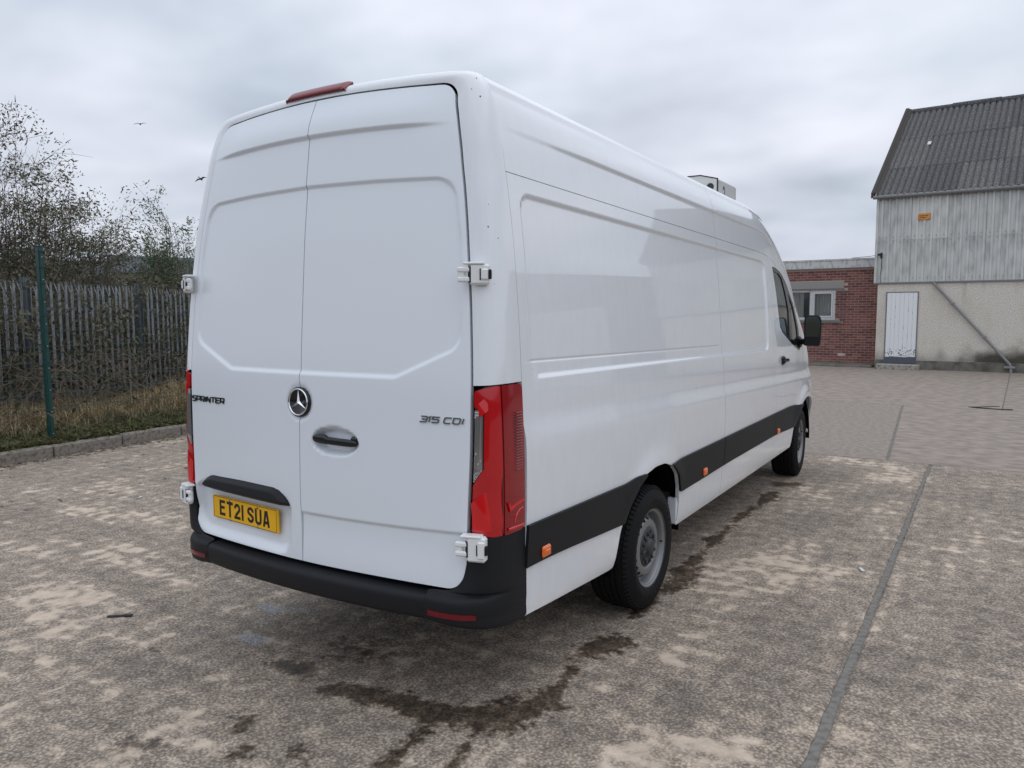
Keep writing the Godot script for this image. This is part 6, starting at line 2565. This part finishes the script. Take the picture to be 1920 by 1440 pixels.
# ---------------------------------------------------------------- plants
func many(called: String, mesh: Mesh, m: Material, xfs: Array, cols: Array, parent: Node) -> MultiMeshInstance3D:
	var mm := MultiMesh.new()
	mm.transform_format = MultiMesh.TRANSFORM_3D
	mm.use_colors = cols.size() > 0
	mm.mesh = mesh
	mm.instance_count = xfs.size()
	for k in xfs.size():
		mm.set_instance_transform(k, xfs[k])
		if cols.size():
			mm.set_instance_color(k, cols[k])
	var o := MultiMeshInstance3D.new()
	o.name = called
	o.multimesh = mm
	o.material_override = m
	parent.add_child(o, true)
	stuff(o)
	return o


func leaf_spray(r: RandomNumberGenerator, n: int, size: float, reach: float, narrow := 0.3) -> ArrayMesh:
	# a few bent leaves round a twig end
	var b := Buf.new()
	for k in n:
		var d := Vector3(r.randfn(0, 1), r.randfn(0.4, 0.7), r.randfn(0, 1)).normalized()
		var o := Vector3(r.randfn(0, 1), r.randfn(0, 1), r.randfn(0, 1)) * reach * 0.4
		var l := size * r.randf_range(0.6, 1.3)
		var s := d.cross(Vector3(r.randfn(0, 1), r.randfn(0, 1), r.randfn(0, 1))).normalized() * l * narrow * 0.5
		var droop_ := Vector3(0, -0.25 * l, 0)
		var a := o
		var m := o + d * l * 0.5 + droop_ * 0.3
		var e := o + d * l + droop_
		b.quad(a, m + s, e, m - s)
	return b.mesh()


func shrub(called: String, label: String, at: Vector3, height: float, spread_: float, stems: int, seed_: int, leafiness: float, group := "", green := 0.0) -> void:
	# a straggling shrub: arching stems, twigs at their ends, sparse grey-green leaves and brown seed heads
	var o := thing(called, label, "shrub", at, group)
	var r := RandomNumberGenerator.new()
	r.seed = seed_
	var wood := Buf.new()
	var twigs := Buf.new()
	var ends := []
	for k in stems:
		var az := r.randf() * TAU
		var lean := absf(r.randfn(0.0, 0.40))
		var h := height * r.randf_range(0.5, 1.0) * (1.0 - 0.35 * clampf(lean, 0.0, 1.0))
		var out := Vector3(cos(az), 0, sin(az))
		var base := out * r.randf() * spread_ * 0.35 + Vector3(r.randfn(0, 0.12), -0.2, r.randfn(0, 0.12))
		var pts := PackedVector3Array()
		var n := 9
		for j in n + 1:
			var t := float(j) / n
			var p := base + out * (lean * spread_ * 1.25 * pow(t, 1.5)) + Vector3(0, h * (t - 0.14 * lean * t * t * t), 0)
			p += Vector3(r.randfn(0, 1), r.randfn(0, 0.4), r.randfn(0, 1)) * 0.035 * h * 0.35 * t
			pts.append(p)
		wood.tube(pts, 0.020 * h / 4.0 + 0.006, 0.004, 4)
		var m := int(r.randi_range(7, 13) * (0.7 + 0.3 * h / height))
		for j in m:
			var t := r.randf_range(0.22, 1.0)
			var i := mini(int(t * n), n - 1)
			var p := pts[i].lerp(pts[i + 1], t * n - i)
			var dir := (out.rotated(Vector3.UP, r.randfn(0, 1.1)) * 0.7 + Vector3(0, r.randf_range(0.25, 1.1), 0)).normalized()
			var L := h * r.randf_range(0.10, 0.24)
			var tp := PackedVector3Array()
			for q in 5:
				var u := q / 4.0
				tp.append(p + dir * L * u + Vector3(0, -0.25 * L * u * u, 0) + Vector3(r.randfn(0, 1), r.randfn(0, 1), r.randfn(0, 1)) * L * 0.03 * q)
			twigs.tube(tp, 0.0065, 0.0025, 3)
			ends.append([tp[4], dir, tp[4].y / height])
			for q in 3:
				var sd := (dir.rotated(Vector3(r.randfn(0, 1), r.randfn(0, 1), r.randfn(0, 1)).normalized(), r.randf_range(0.5, 1.0))).normalized()
				var sp := tp[1 + q]
				var sl := L * r.randf_range(0.3, 0.6)
				twigs.tube(PackedVector3Array([sp, sp + sd * sl * 0.6, sp + sd * sl + Vector3(0, -0.04 * sl, 0)]), 0.004, 0.002, 3)
				ends.append([sp + sd * sl, sd, sp.y / height])
	put("stems", wood.mesh(), mats.bark, o)
	stuff(put("twigs", twigs.mesh(), mats.twig, o))
	var spray := leaf_spray(r, 12, 0.060, 0.15, 0.36)
	var xs := []
	var cs := []
	var hx := []
	for e: Array in ends:
		var p: Vector3 = e[0]
		var hi: float = e[2]
		var keep := leafiness * lerpf(0.55, 1.15, ss(0.25, 0.8, hi))
		if r.randf() < keep:
			for q in r.randi_range(1, 2):
				var ba := Basis(Vector3(r.randfn(0, 1), r.randfn(0, 1), r.randfn(0, 1)).normalized(), r.randf() * TAU).scaled(Vector3.ONE * r.randf_range(0.6, 1.25) * lerpf(0.9, 1.45, ss(0.55, 0.9, hi)))
				xs.append(Transform3D(ba, p + Vector3(r.randfn(0, 1), r.randfn(0, 1), r.randfn(0, 1)) * 0.06))
				var g := r.randf_range(0.7, 1.35)
				var c := Color(0.105, 0.130, 0.075).lerp(Color(0.175, 0.145, 0.095), r.randf() * 0.8).lerp(Color(0.085, 0.145, 0.06), green)
				cs.append(Color(c.r * g, c.g * g, c.b * g))
		if r.randf() < 0.28:
			hx.append([p, e[1]])
	many("leaves", spray, mats.leaf, xs, cs, o)
	var heads := Buf.new()
	for e: Array in hx:
		var p: Vector3 = e[0]
		var d: Vector3 = e[1]
		heads.tube(PackedVector3Array([p, p + d * 0.06, p + d * 0.14 + Vector3(0, -0.015, 0)]), 0.013, 0.003, 4)
	stuff(put("seed_heads", heads.mesh(), mats.twig, o))


func vegetation() -> void:
	var r := RandomNumberGenerator.new()
	r.seed = 99
	var g := "straggling shrubs behind the palisade fence"
	shrub("buddleia_bush", "tallest straggling shrub rising behind the palisade at the photo's left edge", Vector3(-14.2, -0.1, -5.1), 5.8, 1.5, 120, 11, 0.62, g)
	shrub("buddleia_bush", "broad brown twiggy shrub right of the tallest one, behind the green post", Vector3(-13.7, -0.1, -6.3), 4.6, 1.25, 115, 12, 0.62, g)
	shrub("buddleia_bush", "low leaning shrub whose long shoots reach towards the open gap of sky", Vector3(-13.5, -0.1, -7.4), 2.8, 1.0, 56, 13, 0.55, g)
	shrub("buddleia_bush", "greener leafy shrub standing close against the white van's side", Vector3(-14.2, -0.1, -9.0), 4.5, 0.95, 80, 14, 1.6, g, 0.75)
	shrub("buddleia_bush", "shrub at the near end of the palisade beside the frame's edge", Vector3(-13.2, -0.1, -3.2), 5.0, 1.4, 70, 15, 0.4, g)
	# scrub that closes the view just behind the fence
	var o := Node3D.new()
	o.name = "scrub"
	add_child(o)
	stuff(o)
	var tw := Buf.new()
	var xs := []
	var cs := []
	var spray := leaf_spray(r, 8, 0.10, 0.16, 0.42)
	for k in 2600:
		var t := r.randf_range(0.0, 13.5)
		var p := fence_line(t) + Vector3(-r.randf_range(0.25, 2.6), 0, r.randf_range(-0.4, 0.4))
		var h := r.randf_range(0.9, 3.0)
		var d := Vector3(r.randfn(0, 0.4), 1, r.randfn(0, 0.4)).normalized()
		var q := p + d * h
		tw.tube(PackedVector3Array([p, p + d * h * 0.5 + Vector3(r.randfn(0, 0.08), 0, r.randfn(0, 0.08)), q + Vector3(r.randfn(0, 0.2), -0.1, r.randfn(0, 0.2))]), 0.009, 0.003, 3)
		for j in 6:
			var s := p.lerp(q, r.randf_range(0.3, 1.0)) + Vector3(r.randfn(0, 0.16), r.randfn(0, 0.1), r.randfn(0, 0.16))
			if r.randf() < 0.62:
				xs.append(Transform3D(Basis(Vector3(r.randfn(0, 1), r.randfn(0, 1), r.randfn(0, 1)).normalized(), r.randf() * TAU).scaled(Vector3.ONE * r.randf_range(0.7, 1.4)), s))
				var c := Color(0.065, 0.075, 0.042).lerp(Color(0.125, 0.10, 0.062), r.randf())
				cs.append(c)
			var e := Vector3(r.randfn(0, 1), r.randfn(0.3, 0.6), r.randfn(0, 1)).normalized() * r.randf_range(0.2, 0.5)
			tw.tube(PackedVector3Array([s, s + e * 0.6, s + e]), 0.004, 0.0018, 3)
	stuff(put("scrub_twigs", tw.mesh(), mats.twig, o))
	many("scrub_leaves", spray, mats.leaf, xs, cs, o)
	# brambles and dead stems in front of the pales
	var br := Node3D.new()
	br.name = "brambles"
	add_child(br)
	stuff(br)
	var stems := Buf.new()
	var bx_ := []
	var bc := []
	var bl := leaf_spray(r, 5, 0.075, 0.06, 0.6)
	for k in 420:
		var t := r.randf_range(0.3, 12.5)
		var p := fence_line(t) + Vector3(r.randf_range(0.1, 1.35), 0.0, 0.0)
		p.y = 0.05
		var az := r.randf() * TAU
		var L := r.randf_range(0.6, 1.9)
		var hh := r.randf_range(0.25, 0.95)
		var pts := PackedVector3Array()
		for j in 8:
			var u := j / 7.0
			pts.append(p + Vector3(cos(az) * L * u, hh * 4.0 * u * (1.0 - 0.72 * u) * 0.9, sin(az) * L * u * 1.2) + Vector3(r.randfn(0, 1), r.randfn(0, 1), r.randfn(0, 1)) * 0.03)
			if j > 1 and r.randf() < 0.2:
				bx_.append(Transform3D(Basis(Vector3(r.randfn(0, 1), r.randfn(0, 1), r.randfn(0, 1)).normalized(), r.randf() * TAU), pts[j]))
				bc.append(Color(0.045, 0.058, 0.03).lerp(Color(0.09, 0.07, 0.04), r.randf()))
		stems.tube(pts, 0.0065, 0.003, 4)
	stuff(put("bramble_stems", stems.mesh(), mats.bramble_stem, br))
	many("bramble_leaves", bl, mats.leaf, bx_, bc, br)
	# dry grass over green growth
	var tuft := Buf.new()
	for k in 11:
		var az := r.randf() * TAU
		var lean := r.randf_range(0.05, 0.5)
		var d := Vector3(cos(az), 0, sin(az))
		var side_ := Vector3(-d.z, 0, d.x) * 0.0042
		var o0 := d * r.randf() * 0.04
		var h := r.randf_range(0.5, 1.0)
		var p1 := o0 + Vector3(0, h * 0.55, 0) + d * lean * 0.25 * h
		var p2 := o0 + Vector3(0, h * (1.0 - 0.25 * lean), 0) + d * lean * 0.85 * h
		tuft.quad(o0 - side_, o0 + side_, p1 + side_ * 0.9, p1 - side_ * 0.9)
		tuft.tri(p1 - side_ * 0.9, p1 + side_ * 0.9, p2)
	var tm := tuft.mesh()
	xs = []
	cs = []
	var f := FastNoiseLite.new()
	f.seed = 3
	f.frequency = 0.7
	for k in 15000:
		var z := r.randf_range(-13.0, 2.4)
		var u := r.randf()
		var far_x := -10.0 - 0.42 * maxf(0.0, -z - 3.0)
		var x := lerpf(kerb_x(z) - 0.16, far_x - 1.2, u)
		var nn := f.get_noise_2d(x, z)
		var band := ss(0.16, 0.34, u) * ss(1.0, 0.55, u)
		var dry := r.randf() < band * (0.62 + 0.5 * nn)
		var s := (r.randf_range(0.30, 0.66) * (0.75 + 0.5 * nn)) if dry else r.randf_range(0.07, 0.2)
		xs.append(Transform3D(Basis(Vector3.UP, r.randf() * TAU).scaled(Vector3(1.0 + s * 0.3, s, 1.0 + s * 0.3)), Vector3(x, 0.08, z)))
		var g2 := r.randf_range(0.75, 1.25)
		var c := Color(0.44, 0.345, 0.20).lerp(Color(0.27, 0.215, 0.13), r.randf()) if dry else Color(0.09, 0.10, 0.045).lerp(Color(0.18, 0.15, 0.08), r.randf() * 0.7)
		cs.append(Color(c.r * g2, c.g * g2, c.b * g2))
	many("rough_grass", tm, mats.straw, xs, cs, self)
	# low leafy weeds along the kerb
	xs = []
	cs = []
	var weed := leaf_spray(r, 9, 0.075, 0.05, 0.55)
	for k in 4200:
		var z := r.randf_range(-12.5, 2.4)
		var u := pow(r.randf(), 1.5)
		var x := lerpf(kerb_x(z) - 0.12, kerb_x(z) - 1.9, u)
		xs.append(Transform3D(Basis(Vector3.UP, r.randf() * TAU).scaled(Vector3.ONE * r.randf_range(0.5, 1.2)), Vector3(x, 0.12 + r.randf() * 0.05, z)))
		var c := Color(0.052, 0.068, 0.026).lerp(Color(0.12, 0.10, 0.045), r.randf() * 0.8)
		cs.append(c)
	many("low_weeds", weed, mats.leaf, xs, cs, self)


func far_hill() -> void:
	var f := FastNoiseLite.new()
	f.seed = 17
	f.frequency = 0.012
	var us := spread(-1.0, 1.0, 0.02)
	var vs := spread(0.0, 1.0, 0.08)
	var map := func(a: float, v: float) -> Vector3:
		var az := -0.98 + a * 0.62
		var d := lerpf(85.0, 190.0, v)
		var x := sin(az) * d
		var z := -cos(az) * d
		var h := (9.5 + 3.5 * f.get_noise_2d(x * 2.0, z * 2.0)) * ss(0.0, 0.55, v) * ss(1.0, 0.8, absf(a))
		return Vector3(x, h - 0.6, z)
	structure(put("hill", panel(us, vs, map, null, 0.0, Vector3(-80, -200, -40)), mats.hill_cover))
	var r := RandomNumberGenerator.new()
	r.seed = 5
	var k := 0
	for e: Array in [[-0.985, 112.0, 0.2], [-1.06, 124.0, -0.3], [-1.20, 118.0, 0.5]]:
		var az: float = e[0]
		var d: float = e[1]
		var at := Vector3(sin(az) * d, 3.0, -cos(az) * d)
		var words := ["far grey roofed house on the hillside seen between two shrubs", "far wide house on the hillside behind the twiggy shrubs", "far house on the hillside near the green post"]
		var o := thing("far_house", words[k], "house", at, "houses on the far hillside")
		o.rotation.y = -az + e[2]
		var b := Buf.new()
		b.bx(-6.0, 6.0, -2.0, 4.2, -3.5, 3.5)
		put("wall", b.mesh(), mats.house_wall, o)
		b = Buf.new()
		for s: float in [-1.0, 1.0]:
			b.quad(Vector3(-6.4, 4.0, s * 3.9), Vector3(6.4, 4.0, s * 3.9), Vector3(6.4, 6.4, 0), Vector3(-6.4, 6.4, 0), Vector3(0, 2, 0))
			b.tri(Vector3(s * 6.0, 4.1, -3.6), Vector3(s * 6.0, 4.1, 3.6), Vector3(s * 6.0, 6.3, 0), Vector3(0, 4, 0))
		put("roof", b.mesh(), mats.house_roof, o)
		for w in 4:
			b = Buf.new()
			b.bx(-4.8 + w * 2.8, -3.5 + w * 2.8, 1.6, 3.0, 3.5, 3.55)
			put("window", b.mesh(), mats.room_dark, o)
		k += 1


func bird_mesh(span: float, dip: float) -> ArrayMesh:
	var b := Buf.new()
	var body := []
	for e: Array in [[0.0, 0.0], [0.012, 0.02], [0.035, 0.06], [0.042, 0.14], [0.032, 0.24], [0.014, 0.33], [0.0, 0.38]]:
		body.append(Vector2(e[0], e[1]))
	b.lathe(Transform3D(Basis(Vector3.RIGHT, PI / 2), Vector3(0, 0, -0.16)), body, 10)
	for s: float in [-1.0, 1.0]:
		var elbow := Vector3(s * span * 0.22, 0.045, -0.03)
		var tip := Vector3(s * span * 0.5, 0.045 - dip, 0.05)
		for y: float in [0.004, -0.004]:
			var o := Vector3(0, y, 0)
			b.quad(Vector3(s * 0.02, 0.01, -0.08) + o, elbow + Vector3(0, 0, -0.05) + o, elbow + Vector3(0, 0, 0.075) + o, Vector3(s * 0.02, 0.01, 0.07) + o, Vector3(0, -y * 100.0, 0))
			b.tri(elbow + Vector3(0, 0, -0.05) + o, tip + o, elbow + Vector3(0, 0, 0.075) + o, Vector3(0, -y * 100.0, 0))
	b.quad(Vector3(-0.012, 0, 0.18), Vector3(0.012, 0, 0.18), Vector3(0.045, 0, 0.28), Vector3(-0.045, 0, 0.28), Vector3(0, -1, 0))
	return b.mesh()


func small_things() -> void:
	var b1 := put("flying_bird", bird_mesh(0.66, 0.06), mats.bird_grey)
	b1.position = Vector3(-33.2, 11.0, -20.8)
	b1.rotation = Vector3(0.1, 0.9, 0.12)
	tag(b1, "small grey bird gliding high in the sky left of the van", "bird", "birds in the sky")
	var b2 := put("flying_bird", bird_mesh(0.62, 0.10), mats.bird_grey)
	b2.position = Vector3(-29.0, 8.0, -21.0)
	b2.rotation = Vector3(-0.2, 0.5, 0.35)
	tag(b2, "lower grey bird flying close to the van's upper left edge", "bird", "birds in the sky")
	# dead leaves and grit that gather at the foot of the kerb
	var r := RandomNumberGenerator.new()
	r.seed = 44
	var lm := leaf_spray(r, 3, 0.035, 0.03, 0.6)
	var xs := []
	var cs := []
	for k in 900:
		var z := r.randf_range(-8.0, 2.0)
		var out := absf(r.randfn(0.0, 0.12)) if k < 780 else r.randf_range(0.2, 2.6)
		xs.append(Transform3D(Basis(Vector3.UP, r.randf() * TAU) * Basis(Vector3.RIGHT, r.randf_range(-0.4, 0.4)).scaled(Vector3(1, 0.35, 1) * r.randf_range(0.4, 1.2)), Vector3(kerb_x(z) + 0.015 + out, 0.010, z)))
		cs.append(Color(0.07, 0.055, 0.038).lerp(Color(0.16, 0.12, 0.075), r.randf()))
	many("fallen_leaves", lm, mats.leaf, xs, cs, self)
	# bits lying about the yard
	var c := Buf.new()
	c.tube(PackedVector3Array([Vector3(2.38, 0.012, -13.62), Vector3(2.6, 0.012, -13.75), Vector3(2.72, 0.012, -13.92), Vector3(2.86, 0.012, -13.96)]), 0.006, 0.006, 6)
	c.tube(PackedVector3Array([Vector3(2.42, 0.014, -13.60), Vector3(2.7, 0.012, -13.52), Vector3(2.95, 0.012, -13.50), Vector3(3.05, 0.014, -13.53)]), 0.009, 0.009, 6)
	tag(put("black_cable", c.mesh(), mats.cable_black), "looped black cable lying on the far slab joint", "cable")
	var s := Buf.new()
	s.box(Transform3D(Basis(Vector3.UP, 0.75), Vector3(-1.60, 0.008, 0.065)), Vector3(0.085, 0.008, 0.018), 0.003)
	s.box(Transform3D(Basis(Vector3.UP, 0.55), Vector3(-1.545, 0.009, 0.02)), Vector3(0.055, 0.010, 0.024), 0.003)
	tag(put("rubber_scrap", s.mesh(), mats.scrap_black), "thin black scrap of rubber lying on the concrete left of the van", "scrap")
	var spots := [[-4.2, -1.75, 0.06, "pale paper flake on the concrete between the kerb and the van"], [1.98, -3.05, 0.07, "white sliver lying on the edge of the dark slab joint"], [5.2, -9.9, 0.09, "pale flake far out on the grey slab near the right edge"], [-0.42, 0.21, 0.016, "tiny white chip on the wet concrete behind the van"]]
	for e: Array in spots:
		var p := Buf.new()
		p.box(Transform3D(Basis(Vector3.UP, e[0]), Vector3(0, 0.006, 0)), Vector3(e[2], 0.006, e[2] * 0.35), 0.002)
		var o := put("litter_flake", p.mesh(), mats.paper_white)
		o.position = Vector3(e[0], 0, e[1])
		tag(o, e[3], "litter", "litter on the yard")
